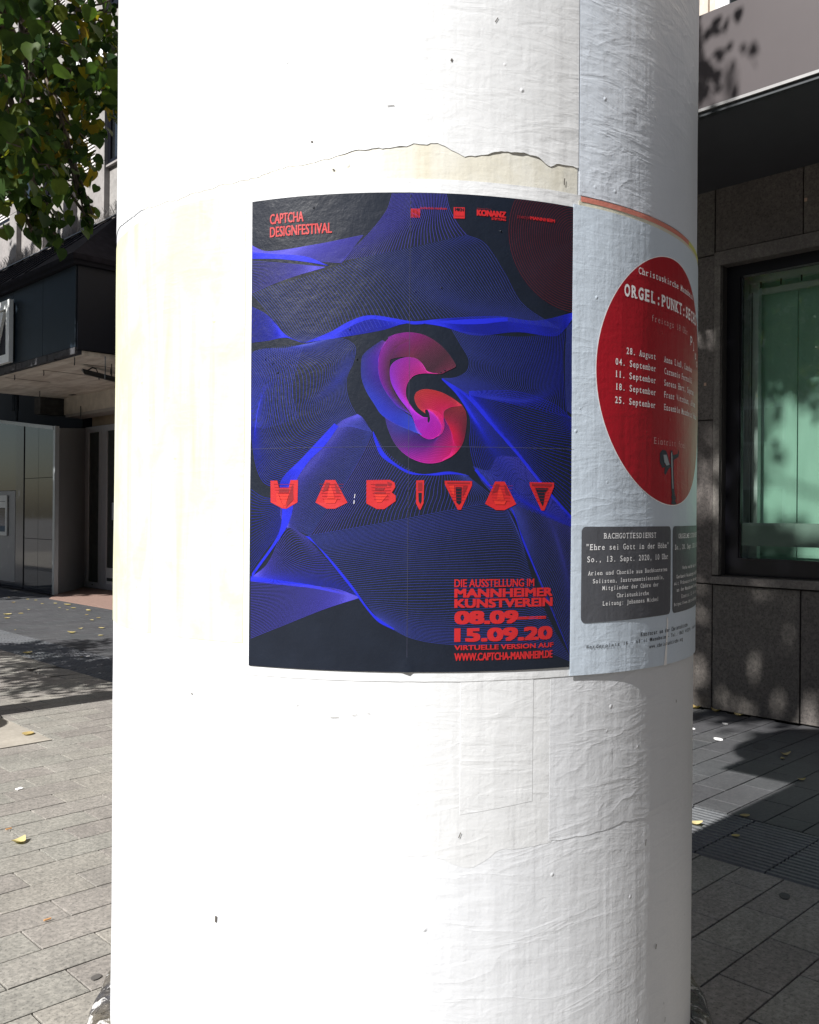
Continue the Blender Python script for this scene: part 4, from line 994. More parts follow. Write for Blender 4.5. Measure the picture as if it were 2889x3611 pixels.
pst.build('sticker_remnant', m_plain('old_sticker', (.5, .33, .25), .7), rb)

# ------------------------------------------------------------------ left building: pale stone office block with dark canopy
XL = 7.4
lb = empty('office_building', (XL, 19, 0))
tag(lb, 'pale stone office building with pilasters and blinds above a dark blue canopy', 'building')
B('core', m_plain('dark_core', (.02, .022, .028), .9), lb, 9.4, 20, 12.95, 46, 0, 6.2)
B('wall', M['pale_stone'], lb, XL + .16, 20, 12.95, 46, 6.2, 22)
per = 1.3085
for k in range(-1, 9):
    ya = 15.315 + per * k; yb = ya + .375
    zz = [6.25, 7.78, 9.6, 11.4, 13.2, 15.0]
    for z0, z1 in zip(zz, zz[1:]):
        panel(ya, yb, z0, z1, lb, M['pale_stone'], name='pilaster_block', x=XL, th=.155, gap=.003)
    # bay to the right (greater Y) of this pilaster
    y0, y1 = yb + .004, ya + per - .004
    for fl, zb in enumerate((7.70, 10.45)):
        zt = zb + 1.75
        wn_ = empty('window', (XL + .1, (y0 + y1) / 2, zb)); wn_.parent = lb; wn_.location = Vector((XL + .1, (y0 + y1) / 2, zb)) - lb.location
        f_ = MB(); f_.box(XL + .06, XL + .15, y0, y0 + .10, zb, zt); f_.box(XL + .06, XL + .15, y1 - .10, y1, zb, zt); f_.box(XL + .06, XL + .15, y0 + .10, y1 - .10, zb, zb + .08); f_.box(XL + .06, XL + .15, y0 + .1, y1 - .1, zt - .08, zt)
        f_.build('frame', M['blackm'], wn_)
        if k in (0, 3) or (fl == 1 and k in (1, 2, 3, 5)):
            for q in range(24):
                z = zb + .085 + q * .067
                if z > zt - .1: break
                s_ = MB(); s_.hexa([(XL + .045, y0 + .02, z), (XL + .055, y0 + .02, z - .004), (XL + .055, y1 - .11, z - .004), (XL + .045, y1 - .11, z)],
                                   [(XL + .072, y0 + .02, z + .058), (XL + .082, y0 + .02, z + .054), (XL + .082, y1 - .11, z + .054), (XL + .072, y1 - .11, z + .058)])
                s_.build('blind_slat', M['slat'], wn_)
        else:
            B('pane', M['dark_glass'], wn_, XL + .10, XL + .13, y0 + .10, y1 - .10, zb + .08, zt - .08)
    # spandrels with a raised border
    for z0, z1 in ((6.25, 7.66), (9.48, 10.42)):
        panel(y0, y1, z0, z1, lb, M['pale_stone'], name='spandrel_panel', x=XL + .10, th=.055, gap=.004)
        panel(y0 + .16, y1 - .16, z0 + .15, z1 - .24, lb, M['pale_stone'], name='spandrel_field', x=XL + .085, th=.013, gap=.001, ch=.012)
    sl_ = MB(); sl_.box(XL + .03, XL + .155, y0, y1, 7.664, 7.698); sl_.build('window_sill', M['pale_stone'], lb)
# canopy: fascia boards, gutter, hipped roof
XC, YC = 6.0, 13.30
cps = [13.31, 14.50, 15.70, 16.9, 18.1, 19.3, 20.5, 21.7, 22.9, 24.1, 27]
for a, b in zip(cps, cps[1:]):
    panel(a, b, 4.06, 5.29, lb, M['navy'], name='fascia_board', x=XC, th=.02, gap=.004)
for a, b in ((6.0, 7.3), (7.3, 8.6)):
    MB().box(a + .021, b, YC - .012, YC + .005, 4.03, 5.29).build('fascia_board', m_plain('shaded_navy_cladding', (.004, .006, .013), .6, spec=.25), lb)  # end boards in a darker navy: that side's shade put into the colour
B('fascia_backing', M['navy_dark'], lb, XC + .03, XC + .10, YC + .01, 27, 3.96, 5.3)
bt = MB()
for k in range(56):
    y = YC + k * .25; bt.box(XC - .004 - rng.uniform(0, .01), XC + .03, y, y + .25, 3.955 + rng.uniform(-.012, .01), 4.056)
bt.build('fascia_lower_trim', m_plain('torn_dark_trim', (.04, .04, .045), .8, var=.5, scale=14), lb)
gt = MB(); gt.box(XC - .07, XC + .08, YC - .07, 27, 5.292, 5.44); gt.box(XC + .08, 8.6, YC - .07, YC + .06, 5.292, 5.44)
gt.build('gutter', m_plain('dark_gutter', (.010, .010, .014), .8, spec=.1), lb)
rf = MB()
A = (XC - .09, YC - .09, 5.442); Bp = (XC - .09, 27, 5.442); Cp = (XL, 27, 6.68); Dp = (XL, 14.76, 6.68); Ep = (8.6, YC - .09, 5.442); Ep2 = (8.6, 14.76, 6.68)
rf.add([A, Bp, Cp, Dp, Ep, Ep2, (XC - .09, YC - .09, 5.36), (XC - .09, 27, 5.36), (8.6, YC - .09, 5.36)], [(0, 3, 2, 1), (0, 4, 5, 3), (6, 0, 1, 7), (6, 8, 4, 0)])
rf.build('roof', M['roof'], lb)
sm_ = MB()
for k in range(22):
    y = 15.0 + k * .55
    sm_.hexa([(XC - .09, y, 5.444), (XC - .09, y + .02, 5.444), (XL, y + .02, 6.682), (XL, y, 6.682)], [(XC - .09, y, 5.464), (XC - .09, y + .02, 5.464), (XL, y + .02, 6.702), (XL, y, 6.702)])
tag(sm_.build('roof_seam', M['roof'], lb), kind='stuff')
sp = MB(); base = MB(); base.box(XL - .05, XL - .01, 13.8, 24, 6.685, 6.70)
r2 = random.Random(5)
y = 13.9
while y < 22:
    for sx in (-1, 1):
        lean = sx * r2.uniform(.03, .09); h = r2.uniform(.16, .22)
        p0 = Vector((XL - .03, y, 6.69)); p1 = p0 + Vector((lean * .5, r2.uniform(-.02, .02) + .03, h * .6)); p2 = p0 + Vector((lean, .055 + r2.uniform(-.02, .02), h))
        sp.tube([p0, p1, p2], .0035, 3, cap=False)
    y += r2.uniform(.035, .06)
sp.v += base.v; nb = len(sp.v) - len(base.v); sp.f += [tuple(i + nb for i in q) for q in base.f]
tag(sp.build('bird_spikes', M['wire'], lb), kind='stuff')
# soffit, beam and dark ceiling void
so = MB(); so.box(XC + .105, 8.27, YC + .02, 18.85, 3.952, 4.02); so.build('soffit', M['soffit_l'], lb)
jm = m_plain('dark_joint_strip', (.16, .14, .12), .9)  # dark grey-brown tone for the thin strips along the soffit joints
for xa, xb, yy in ((6.3, 7.35, 15.2), (6.2, 7.0, 16.55), (6.5, 8.1, 14.1)): B('soffit_joint', jm, lb, xa, xb, yy, yy + .014, 3.946, 3.951)
B('soffit_slot', M['darkmetal'], lb, 8.02, 8.10, 17.9, 18.1, 3.944, 3.951)
be = MB(); be.box(8.20, 8.55, YC + .02, 18.70, 3.60, 3.9515); be.build('concrete_beam', M['concrete'], lb)
be = MB(); be.hexa([(8.19, YC + .02, 3.54), (8.56, YC + .02, 3.54), (8.56, 18.6, 3.54), (8.19, 18.6, 3.54)], [(8.19, YC + .02, 3.598), (8.56, YC + .02, 3.598), (8.56, 18.6, 3.598), (8.19, 18.6, 3.598)]); be.build('beam_edge_board', m_plain('pale_edge_board', (.34, .32, .30), .8), lb)
for a, b in ((14.0, 15.4), (15.4, 16.85), (16.85, 18.3)): B('wood_board', M['wood'], lb, 8.62, 8.66, a + .012, b - .012, 3.37, 3.60)
vd = MB(); vd.box(9.1, 9.2, 13.3, 27, 3.2, 5.3); vd.box(8.56, 9.1, 18.6, 18.7, 3.2, 5.3); vd.build('ceiling_void', M['navy_dark'], lb)
vb = MB(); vb.box(7.745, 8.262, 18.80, 19.1, 3.60, 3.9515); vb.build('wall_box', m_plain('dark_weathered_box', (.05, .05, .05), .8, var=.5, scale=8), lb)
vs_ = MB()
for k in range(4): vs_.box(7.75, 8.255, 18.795, 18.80, 3.66 + k * .075, 3.668 + k * .075)
vs_.build('box_louvre', M['darkmetal'], lb)
dp = MB(); dp.tube([(7.42, 19.2, 3.45), (7.42, 19.2, 3.95)], .035, 8); dp.tube([(7.55, 19.6, 3.7), (7.55, 19.6, 4.3)], .07, 8); dp.build('void_pipe', M['navy'], lb)
for x, y, h in ((6.19, 16.12, .09), (6.33, 15.24, .09), (6.12, 13.60, .12), (6.40, 13.16, .34), (6.80, 13.76, .20), (7.0, 14.2, .10), (7.38, 17.95, .11)):
    r_ = MB(); r_.tube([(x, y, 3.952), (x + .004, y, 3.952 - h * .6), (x, y + .004, 3.952 - h)], .008, 6); r_.build('hanger_rod', M['darkmetal'], lb)
r_ = MB(); r_.tube([(8.17, 17.85, 3.72), (8.17, 17.85, 3.46)], .010, 6); r_.build('hanger_rod', M['darkmetal'], lb)
tray = MB(); tray.hexa([(6.50, 14.10, 3.80), (6.55, 14.18, 3.80), (7.75, 14.95, 3.80), (7.7, 14.85, 3.80)], [(6.46, 14.06, 3.87), (6.51, 14.22, 3.87), (7.79, 14.99, 3.87), (7.74, 14.81, 3.87)])
tray.build('cable_tray', M['darkmetal'], lb)
cb = MB()
cb.tube([(6.62, 14.2, 3.88), (6.70, 14.22, 3.93), (6.80, 14.3, 3.93), (6.86, 14.35, 3.86), (6.9, 14.4, 3.78)], .010, 6)
cb.tube([(6.95, 13.9, 3.95), (6.96, 13.9, 3.70), (6.97, 13.91, 3.55), (7.0, 13.92, 3.50), (7.01, 13.93, 3.60)], .008, 6)
cb.tube([Vector((7.20 + .12 * math.sin(t * .55) * .5, 13.95 - .02 * t, 3.60 + .22 * math.cos(t * .55))) for t in range(12)], .007, 5)
cb.tube([Vector((7.25 + .10 * math.sin(t * .5) * .5, 13.98 - .018 * t, 3.56 + .19 * math.cos(t * .5))) for t in range(12)], .007, 5)
cb.build('hanging_cable', M['darkmetal'], lb)
# shop front: dark glass, polished piers, light rail that drops towards the entrance
def zt(y): return 3.225 + .111 * (y - 17.3)
def sfp(name, y0, y1, z0, z1, mat, x=XL, th=.03):
    q0 = z1 if z1 is not None else zt(y0) - .07; q1 = z1 if z1 is not None else zt(y1) - .07
    return MB().hexa([(x, y0, z0), (x + th, y0, z0), (x + th, y1, z0), (x, y1, z0)], [(x, y0, q0), (x + th, y0, q0), (x + th, y1, q1), (x, y1, q1)]).build(name, mat, lb)
for a, b in ((17.305, 18.02), (18.03, 18.72)):
    for z0, z1 in ((.10, 1.045), (1.055, 2.245), (2.255, None)): sfp('dark_glass_panel', a, b, z0, z1, M['dark_glass'])
sfp('polished_pier', 18.725, 19.12, .0, None, M['polished'], x=XL - .015)
sfp('plinth_strip', 17.305, 18.72, .0, .095, M['polished'], x=XL - .008)
sfp('dark_glass_panel', 19.125, 20.4, 2.02, None, M['dark_glass']); sfp('dark_glass_panel', 20.41, 21.9, 2.02, None, M['dark_glass'])
sfp('polished_pier', 21.9, 27, .0, None, M['polished']); sfp('plinth_strip', 19.125, 21.9, .0, .13, M['polished'], x=XL - .008)
MB().hexa([(XL - .03, 17.3, zt(17.3) - .07), (XL + .05, 17.3, zt(17.3) - .07), (XL + .05, 27, zt(27) - .07), (XL - .03, 27, zt(27) - .07)], [(XL - .03, 17.3, zt(17.3)), (XL + .05, 17.3, zt(17.3)), (XL + .05, 27, zt(27)), (XL - .03, 27, zt(27))]).build('shop_front_rail', M['pale_metal'], lb)
B('entrance_post', M['pale_metal'], lb, XL - .02, XL + .06, 17.215, 17.30, 0.002, 3.225)
pa = Vector((XL + .02, 17.26, 0)); pb = Vector((8.60, 18.56, 0)); nn_ = Vector((pb.y - pa.y, -(pb.x - pa.x), 0)).normalized() * .03
MB().hexa([pa + Vector((0, 0, .002)), pb + Vector((0, 0, .002)), pb - nn_ + Vector((0, 0, .002)), pa - nn_ + Vector((0, 0, .002))], [pa + Vector((0, 0, 3.19)), pb + Vector((0, 0, 3.345)), pb - nn_ + Vector((0, 0, 3.345)), pa - nn_ + Vector((0, 0, 3.19))]).build('angled_side_panel', M['grey_panel'], lb)
XD = 8.6
for ya, yb, ga, gb in ((17.80, 18.555, 17.93, 18.41), (16.30, 17.79, 16.42, 17.585)):
    d = empty('door', (XD, ya, 0)); d.parent = lb; d.location = Vector((XD, ya, 0)) - lb.location
    f_ = MB(); f_.box(XD, XD + .06, ya, ga, .02, 3.36); f_.box(XD, XD + .06, gb, yb, .02, 3.36); f_.box(XD, XD + .06, ga, gb, .02, .135); f_.box(XD, XD + .06, ga, gb, 3.24, 3.36)
    f_.build('frame', M['door_metal'], d)
    B('pane', m_plain('grey_door_glass', (.07, .08, .078), .10, spec=.8), d, XD + .025, XD + .035, ga, gb, .135, 3.24)
    tb = MB(); tb.box(XD - .002, XD, (ya + yb) / 2 - .03, (ya + yb) / 2 + .03, .075, .095); tb.build('lock_plate', M['darkmetal'], d)
    if ga < 17:
        B('kick_panel', M['white_frame'], d, XD + .015, XD + .024, ga, gb, .26, .46); B('kick_panel', M['white_frame'], d, XD + .015, XD + .024, ga, gb, .135, .19)
        B('notice', M['notice'], d, XD + .012, XD + .0235, 17.12, 17.36, 1.43, 1.78)
        B('hole', M['darkmetal'], d, XD + .014, XD + .0236, 17.41, 17.43, 1.58, 1.60)
B('door_side_wall', M['grey_panel'], lb, XD + .02, XD + .08, 13.3, 16.29, .01, 3.36)
mt = MB(); mt.prism([(6.99, 13.4), (8.60, 13.4), (8.60, 18.53), (7.42, 17.24), (7.0, 16.52)], 'z', .002, .012); mt.build('entrance_mat', M['mat_red'], lb)

# cash machine set in the shop front
cm = empty('cash_machine', (XL - .02, 20.0, .13))
tag(cm, 'grey cash machine set in the dark shop front at the left edge', 'cash machine')
cb_ = MB(); cb_.box(XL - .02, XL + .06, 19.125, 19.46, .135, 2.01); cb_.box(XL - .02, XL + .06, 19.46, 20.7, .135, 1.08); cb_.box(XL - .02, XL + .06, 19.46, 20.7, 1.90, 2.01); cb_.box(XL - .02, XL + .06, 20.7, 21.0, .135, 2.01)
cb_.build('housing', M['atm'], cm)
bz = MB(); bz.box(XL - .05, XL - .02, 19.50, 19.58, 1.08, 1.92); bz.box(XL - .05, XL - .02, 19.58, 20.6, 1.80, 1.92); bz.box(XL - .05, XL - .02, 19.58, 20.6, 1.08, 1.16); bz.build('bezel', M['atm_l'], cm)
B('top_louvre', M['atm_l'], cm, XL - .045, XL + .03, 19.60, 20.58, 1.66, 1.79)
B('screen', M['screen'], cm, XL + .02, XL + .05, 19.59, 20.6, 1.17, 1.65)
kp = MB(); kp.hexa([(XL - .03, 19.62, 1.17), (XL + .02, 19.62, 1.17), (XL + .02, 20.4, 1.17), (XL - .03, 20.4, 1.17)], [(XL - .02, 19.62, 1.20), (XL + .02, 19.62, 1.28), (XL + .02, 20.4, 1.28), (XL - .02, 20.4, 1.20)]); kp.build('keypad', M['darkmetal'], cm)

# square sign frame with a slanting bar on the canopy
lg = empty('square_logo_sign', (XC - .07, 16.17, 4.6))
tag(lg, 'square pale sign frame with a slanting bar on the dark blue canopy', 'sign')
x0, x1 = XC - .11, XC - .04; ya, yb, za, zb = 15.60, 16.72, 4.085, 5.13; bw = .14
q = MB(); q.box(x0, x1, ya, ya + bw, za, zb); q.box(x0, x1, yb - bw, yb, za, zb); q.box(x0, x1, ya + bw, yb - bw, za, za + bw); q.box(x0, x1, ya + bw, yb - bw, zb - bw, zb)
q.build('frame', M['sign_grey'], lg)
q = MB(); q.prism([(16.50, za + bw + .01), (16.28, za + bw + .01), (15.86, zb - bw - .03), (16.08, zb - bw - .03)], 'x', x0 + .01, x1 - .01); q.build('slanting_bar', M['sign_grey'], lg)
B('back_plate', M['navy_dark'], lg, x1 - .005, x1 + .02, ya + .02, yb - .02, za + .02, zb - .02)

# white lettering on the facade (mostly hidden by leaves)
V, F = TEXTS[("Bank", .035)]
xs = [v[0] for v in V]; a, b = min(xs), max(xs)
bs = empty('facade_lettering', (XL - .1, 15.7, 9.45)); tag(bs, 'white sign letters Bank on the pale upper facade, half hidden by leaves', 'sign')
f2 = [(XL - .10, 16.62 - (x - a) * (16.62 - 14.80) / (b - a), 9.42 + y * .47 / CAPH) for x, y in V]
n = len(f2); f3 = [(p[0] + .05, p[1], p[2]) for p in f2]
edges = {}
for p in F:
    for i in range(len(p)):
        e = (p[i], p[(i + 1) % len(p)])
        if (e[1], e[0]) in edges: del edges[(e[1], e[0])]
        else: edges[e] = 1
FF = [tuple(p) for p in F] + [tuple(i + n for i in p)[::-1] for p in F] + [(e[0], n + e[0], n + e[1], e[1]) for e in edges]
mesh_obj('letters', f2 + f3, FF, M['sign_white'], bs)

# ------------------------------------------------------------------ building across the square (seen mirrored in the glass)
ob = empty('opposite_building', (-24, 10, 0)); tag(ob, 'pale rendered building with white-framed windows, mirrored in the green window', 'building')
B('wall', M['wall_far'], ob, -34, -24, -14, 44, 0, 11.5)
B('roof', m_plain('tile_roof', (.20, .09, .06), .9), ob, -34.3, -23.7, -14.3, 44.3, 11.5, 12.0)
for fl in range(3):
    for k in range(14):
        y = -10 + k * 3.8; z = 1.2 + fl * 3.5
        wd_ = empty('window', (-24, y, z)); wd_.parent = ob; wd_.location = Vector((-24, y, z)) - ob.location
        f_ = MB(); f_.box(-24, -23.9, y, y + .14, z, z + 1.7); f_.box(-24, -23.9, y + 1.86, y + 2.0, z, z + 1.7); f_.box(-24, -23.9, y + .93, y + 1.07, z + .14, z + 1.56); f_.box(-24, -23.9, y + .14, y + 1.86, z, z + .14); f_.box(-24, -23.9, y + .14, y + 1.86, z + 1.56, z + 1.7)
        f_.build('frame', M['white_frame'], wd_)
        pn = MB(); pn.box(-23.99, -23.96, y + .14, y + .93, z + .14, z + 1.56); pn.box(-23.99, -23.96, y + 1.07, y + 1.86, z + .14, z + 1.56); pn.build('pane', M['dark_glass'], wd_)

# ------------------------------------------------------------------ trees
def leaf_shape(size, rg, fold=.25):
    # rounded heart: stem at origin, tip along +y
    pts = [(0, 0), (.30, -.06), (.50, .16), (.52, .46), (.34, .78), (0, 1.12), (-.34, .78), (-.52, .46), (-.50, .16), (-.30, -.06)]
    V = [(x * size, (y) * size, (abs(x) * fold - .12 * (y - .5) ** 2) * size) for x, y in pts] + [(0, .45 * size, 0)]
    F = [(10, i, (i + 1) % 10) for i in range(10)]
    return V, F
def leaf_xf(p, rg, size):
    yaw = rg.uniform(0, 2 * math.pi); droop = rg.gauss(-1.0, .45); roll = rg.gauss(0, .5)
    m_ = Matrix.Rotation(yaw, 3, 'Z') @ Matrix.Rotation(droop, 3, 'X') @ Matrix.Rotation(roll, 3, 'Y')
    return m_
def make_tree(root, trunk_pts, trunk_r, lobes, dens, seed, lsize=(.075, .105), yellow=(), limb_from=None, near=None, nnear=0, limbs=None, coarse=1.0):
    rg = random.Random(seed)
    tr = MB(); tr.tube(trunk_pts, trunk_r, 16); tr.build('trunk', M['bark'], root, smooth=True)
    top = Vector(trunk_pts[-1]); mid = Vector(trunk_pts[len(trunk_pts) // 2])
    lm = MB()
    for i, (x, y, z, r, *_) in enumerate(lobes):
        if limbs and i not in limbs: continue
        c = Vector((x, y, z)); s = mid.lerp(top, rg.uniform(.3, 1.0)) if c.z < top.z else top
        k = s.lerp(c, .5) + Vector((rg.uniform(-.2, .2), rg.uniform(-.2, .2), .25 + .1 * (s - c).length))
        lm.tube([s, s.lerp(k, .6), k, k.lerp(c, .6), c], [.05 + .01 * (s - c).length, .04, .028, .016, .006], 6)
        for q in range(3):
            e = c + Vector((rg.uniform(-1, 1), rg.uniform(-1, 1), rg.uniform(-.8, .6))) * r * .8
            lm.tube([c.lerp(k, .2), c.lerp(e, .5), e], [.010, .007, .003], 4)
    lm.build('limbs', M['bark'], root, smooth=True)
    pos = []
    for (x, y, z, r, *rest) in lobes:
        rz = rest[0] if rest else r
        n = int(dens * (4 * math.pi * r * r if r > .8 else 4.6 * r * r + .55 * r)) if r > .0 else 0
        # sub-clumps within the lobe
        nc = max(1, int(3 + 16 * r * r)) if r < .8 else int(26 * r * r)
        cl = []
        for _ in range(nc):
            while True:
                v = Vector((rg.uniform(-1, 1), rg.uniform(-1, 1), rg.uniform(-1, 1)))
                if v.length <= 1 and (r < .8 or v.length > .45): break
            cl.append(Vector((x + v.x * r, y + v.y * r, z + v.z * rz)))
        cr = min(r, .34) if r < .8 else .42
        for _ in range(n):
            c = rg.choice(cl)
            d = Vector((rg.gauss(0, 1), rg.gauss(0, 1), rg.gauss(0, 1))) * cr * .42
            pos.append(c + d)
    for p in pos: pass
    V1, F1, V2, F2 = [], [], [], []
    if near is not None: pos.sort(key=near)
    parts = 0
    for p in pos:
        size = rg.uniform(*lsize) * coarse
        LV, LF = leaf_shape(size, rg, rg.uniform(.05, .4)); m_ = leaf_xf(p, rg, size)
        yl = any((p - Vector(c)).length < r_ and rg.random() < pr for c, r_, pr in yellow) or rg.random() < .012
        if near is not None and parts < nnear and near(p) < 50:
            vv = [m_ @ Vector(v) + p for v in LV]
            mesh_obj('leaf', vv, LF, M['leaf_y'] if yl else M['leaf'], root, smooth=True); parts += 1; continue
        if yl:
            b = len(V2); V2 += [tuple(m_ @ Vector(v) + p) for v in LV]; F2 += [tuple(i + b for i in f) for f in LF]
        else:
            b = len(V1); V1 += [tuple(m_ @ Vector(v) + p) for v in LV]; F1 += [tuple(i + b for i in f) for f in LF]
    tag(mesh_obj('crown', V1, F1, M['leaf'], root, smooth=True), kind='stuff')
    if V2: tag(mesh_obj('yellow_leaves', V2, F2, M['leaf_y'], root, smooth=True), kind='stuff')
    return len(pos)
t1 = empty('lime_tree', (2.0, 7.55, 0)); tag(t1, 'leafy street tree with dark green and some yellow leaves, hanging in at the upper left', 'tree')
LOBES1 = [ (1.60,4.79,3.50,0.36),(1.62,4.47,3.80,0.34),(1.95,5.31,3.82,0.36),(1.90,5.35,3.50,0.28),(2.46,5.98,4.30,0.38),(2.31,5.57,4.52,0.38),
 (2.66,5.79,4.88,0.34),(3.05,6.24,5.16,0.24),(2.76,6.24,4.68,0.32),(3.06,6.51,4.70,0.20),(3.25,6.61,4.97,0.24),(3.26,6.60,4.75,0.12),
 (2.78,6.51,4.43,0.24),(2.46,5.98,4.05,0.26),(2.19,5.69,3.72,0.26),(2.78,6.50,4.16,0.18),(2.80,6.47,4.26,0.18),(2.72,6.24,3.90,0.10),
 (2.72,6.26,4.03,0.13),(2.63,5.78,3.66,0.08),(2.68,5.76,3.56,0.06),(2.69,5.75,3.50,0.04),(2.11,5.48,3.42,0.09),(2.16,5.44,3.37,0.07),
 (2.17,5.43,3.26,0.05),(2.34,5.54,3.42,0.07),(2.33,5.55,3.32,0.06),(2.45,5.71,3.31,0.04),
 (1.6,7.4,7.9,1.9,1.3),(2.2,5.4,7.4,1.4,1.0),(1.4,9.2,8.0,1.7,1.4),(.4,7.6,7.0,1.6,1.3),(1.0,5.6,6.4,1.4,1.2),(1.6,7.4,9.4,1.6),(.6,4.6,4.8,.8),(2.0,3.8,8.0,.82,.7),(-.1,8.3,3.6,.82,.3),(-.2,9.4,3.65,.82,.3),(-.2,10.5,3.7,.82,.3),(.2,6.0,4.6,1.0),(.6,8.6,5.0,1.2),(1.5,10.2,6.6,1.1)

]
def near1(p):
    d = math.hypot(p.x, p.y); q = p.x / max(p.y, .1); e = (p.z - 1.61) / max(d, .1)
    return d if (.36 < q < .53 and .2 < e < .62 and p.y > 0) else 1000
make_tree(t1, [(2.0, 7.55, 0), (2.0, 7.56, .4), (2.02, 7.55, 1.5), (1.98, 7.5, 3.0), (2.05, 7.45, 4.6), (2.1, 7.4, 6.5)], [.21, .185, .175, .16, .14, .09], LOBES1, 175, 11,
          yellow=[
(((2.75,6.2,4.35),.26,.75)),(((2.65,6.1,4.9),.22,.5)),(((2.85,6.45,4.1),.22,.75)),(((3.2,6.6,4.7),.15,.3)),(((2.0,5.5,3.9),.2,.15))

          ], near=near1, nnear=300, lsize=(.050, .088))
t2 = empty('street_tree', (-3.4, -.9, 0)); tag(t2, 'second street tree behind the viewer, shading the granite wall', 'tree')
LOBES2 = [(-3.6, -.6, 9.6, 1.4, 1.3), (-3.2, 2.8, 9.55, .85, .6), (-3.2, 4.15, 10.0, .85, .9), (-3.2, 4.2, 11.3, .82, .6), (-3.3, 3.4, 9.5, .82, .55), (-3.3, 5.0, 10.2, .9, 1.2), (-3.6, -1.8, 8.9, 1.2), (-3.5, 1.2, 9.3, .85, .6), (-3.1, 3.2, 11.7, .4, .25)]
make_tree(t2, [(-3.4, -.9, 0), (-3.4, -.9, .5), (-3.42, -.88, 3), (-3.4, -.7, 6.0), (-3.4, -.2, 8.2)], [.24, .2, .18, .15, .10], LOBES2, 32, 21, coarse=1.9, lsize=(.08, .11))
t3 = empty('street_tree', (1.4, 18.6, 0)); tag(t3, 'third street tree farther along the row, shading the dark canopy and shop front', 'tree')
LOBES3 = [(1.6, 14.0, 10.2, 1.5, 1.1), (1.6, 16.8, 10.2, 1.7, 1.1), (1.5, 19.4, 10.2, 1.6, 1.1), (1.6, 13.6, 8.4, 1.3, 1.2), (1.7, 15.6, 8.4, 1.5, 1.3), (1.5, 17.6, 7.4, 1.5, 1.6), (1.4, 19.4, 6.6, 1.7, 1.9), (1.5, 21.2, 6.8, 1.6, 1.8), (1.3, 18.0, 5.2, 1.0, .8), (1.3, 20.0, 9.0, 1.6, 1.2)]
make_tree(t3, [(1.4, 18.6, 0), (1.4, 18.6, .5), (1.42, 18.5, 3), (1.4, 18.3, 5.0), (1.5, 17.8, 7.2)], [.24, .2, .18, .15, .10], LOBES3, 75, 31, coarse=1.9, lsize=(.08, .11))
hb = empty('added_end_building', (0, -20, 0)); tag(hb, 'brown brick block added unseen behind the viewer to cut the sky light', 'building')  # added unseen block, screens sky light off the column's far side
B('wall', m_plain('brown_brick_wall', (.16, .12, .10), .9), hb, -16, 22, -30, -20, 0, 19)
B('roof', M['roof'], hb, -16.3, 22.3, -30.3, -19.7, 19.0, 19.6)
for fl in range(4):
    for k in range(8):
        B('window', M['dark_glass'], hb, -13 + k * 4.2, -11.2 + k * 4.2, -20.0, -19.95, 2 + fl * 4.2, 4.2 + fl * 4.2)
# unseen bin beside the first tree, added so its round shadow reaches in
lbn = empty('added_shadow_bin', (1.22, 7.2, 0)); tag(lbn, 'round dark bin added out of view at the left to cast a round shadow', 'litter bin')
q = MB(); q.tube([(1.22, 7.2, .08), (1.22, 7.2, .95)], [.27, .30], 24); q.build('body', M['darkmetal'], lbn)
q = MB(); q.tube([(1.22, 7.2, .951), (1.22, 7.2, 1.0), (1.22, 7.2, 1.07)], [.32, .31, .18], 24); q.build('lid', M['black'], lbn)
q = MB(); q.tube([(1.22, 7.2, .0), (1.22, 7.2, .079)], .12, 12); q.build('foot', M['black'], lbn)

# ------------------------------------------------------------------ small things on the ground
def curved_leaf(mb, x, y, s, a, curl, rg):
    n = 7; out = []
    for i in range(n + 1):
        t = i / n; hw = s * .36 * math.sin(math.pi * min(1, .06 + t * .97)) ** .8 + .0008
        L = (t - .5) * s; h = .004 + curl * s * (2 * t - 1) ** 2
        for sg, hh in ((-1, .25), (0, 0), (1, .25)):
            px, py = L, sg * hw; out.append((x + px * math.cos(a) - py * math.sin(a), y + px * math.sin(a) + py * math.cos(a), h + hh * hw * abs(sg)))
    b = len(mb.v); mb.v += out
    for i in range(n):
        for k in (0, 1): mb.f.append((b + 3 * i + k, b + 3 * i + k + 1, b + 3 * i + 3 + k + 1, b + 3 * i + 3 + k))
    return mb
rl = random.Random(3)
GL = [  # x, y, size, angle, curl, label, group
 (1.765, 4.49, .085, .5, .25, 'curled yellow leaf with a pointed tip on the near left paving', None),
 (2.66, 6.62, .11, .9, .06, 'flat bright yellow leaf on the smooth concrete patch at the left', None),
 (4.16, 10.38, .12, .3, .10, 'pale yellow leaf lying on the ribbed guidance strip at the left', None),
 (3.02, 3.20, .0, 0, 0, None, None),
 (6.14 , 2.64, .07, 2.2, .35, 'bent tan leaf lying in the dark shadow on the right, longer of the touching pair', None),
 (6.03, 2.61, .04, .7, .2, 'small tan leaf touching the end of the bent tan leaf on the right', None),
 (5.63, 2.32, .05, 2.3, .25, 'narrow pale leaf at the corner of the sunlit patch on the right', None),
 (4.73, 2.25, .055, 2.4, .12, 'thin brownish leaf on the upper edge of the ribbed strip on the right', None),
 (4.42, 2.37, .075, 2.2, .2, 'pale yellow leaf on the ribbed strip beside the column', None),
 (4.40, 2.14, .045, 2.4, .1, 'faint grey leaf in the middle of the ribbed strip on the right', None),
 (7.07, 3.80, .10, 1.2, .3, 'orange yellow leaf at the foot of the granite wall, next to the column', None),
 (7.08, 3.62, .085, 1.4, .3, 'second orange yellow leaf at the foot of the granite wall', None),
 (7.07, 3.42, .085, 1.5, .25, 'dark reddish leaf at the foot of the granite wall, rightmost of three', None)]
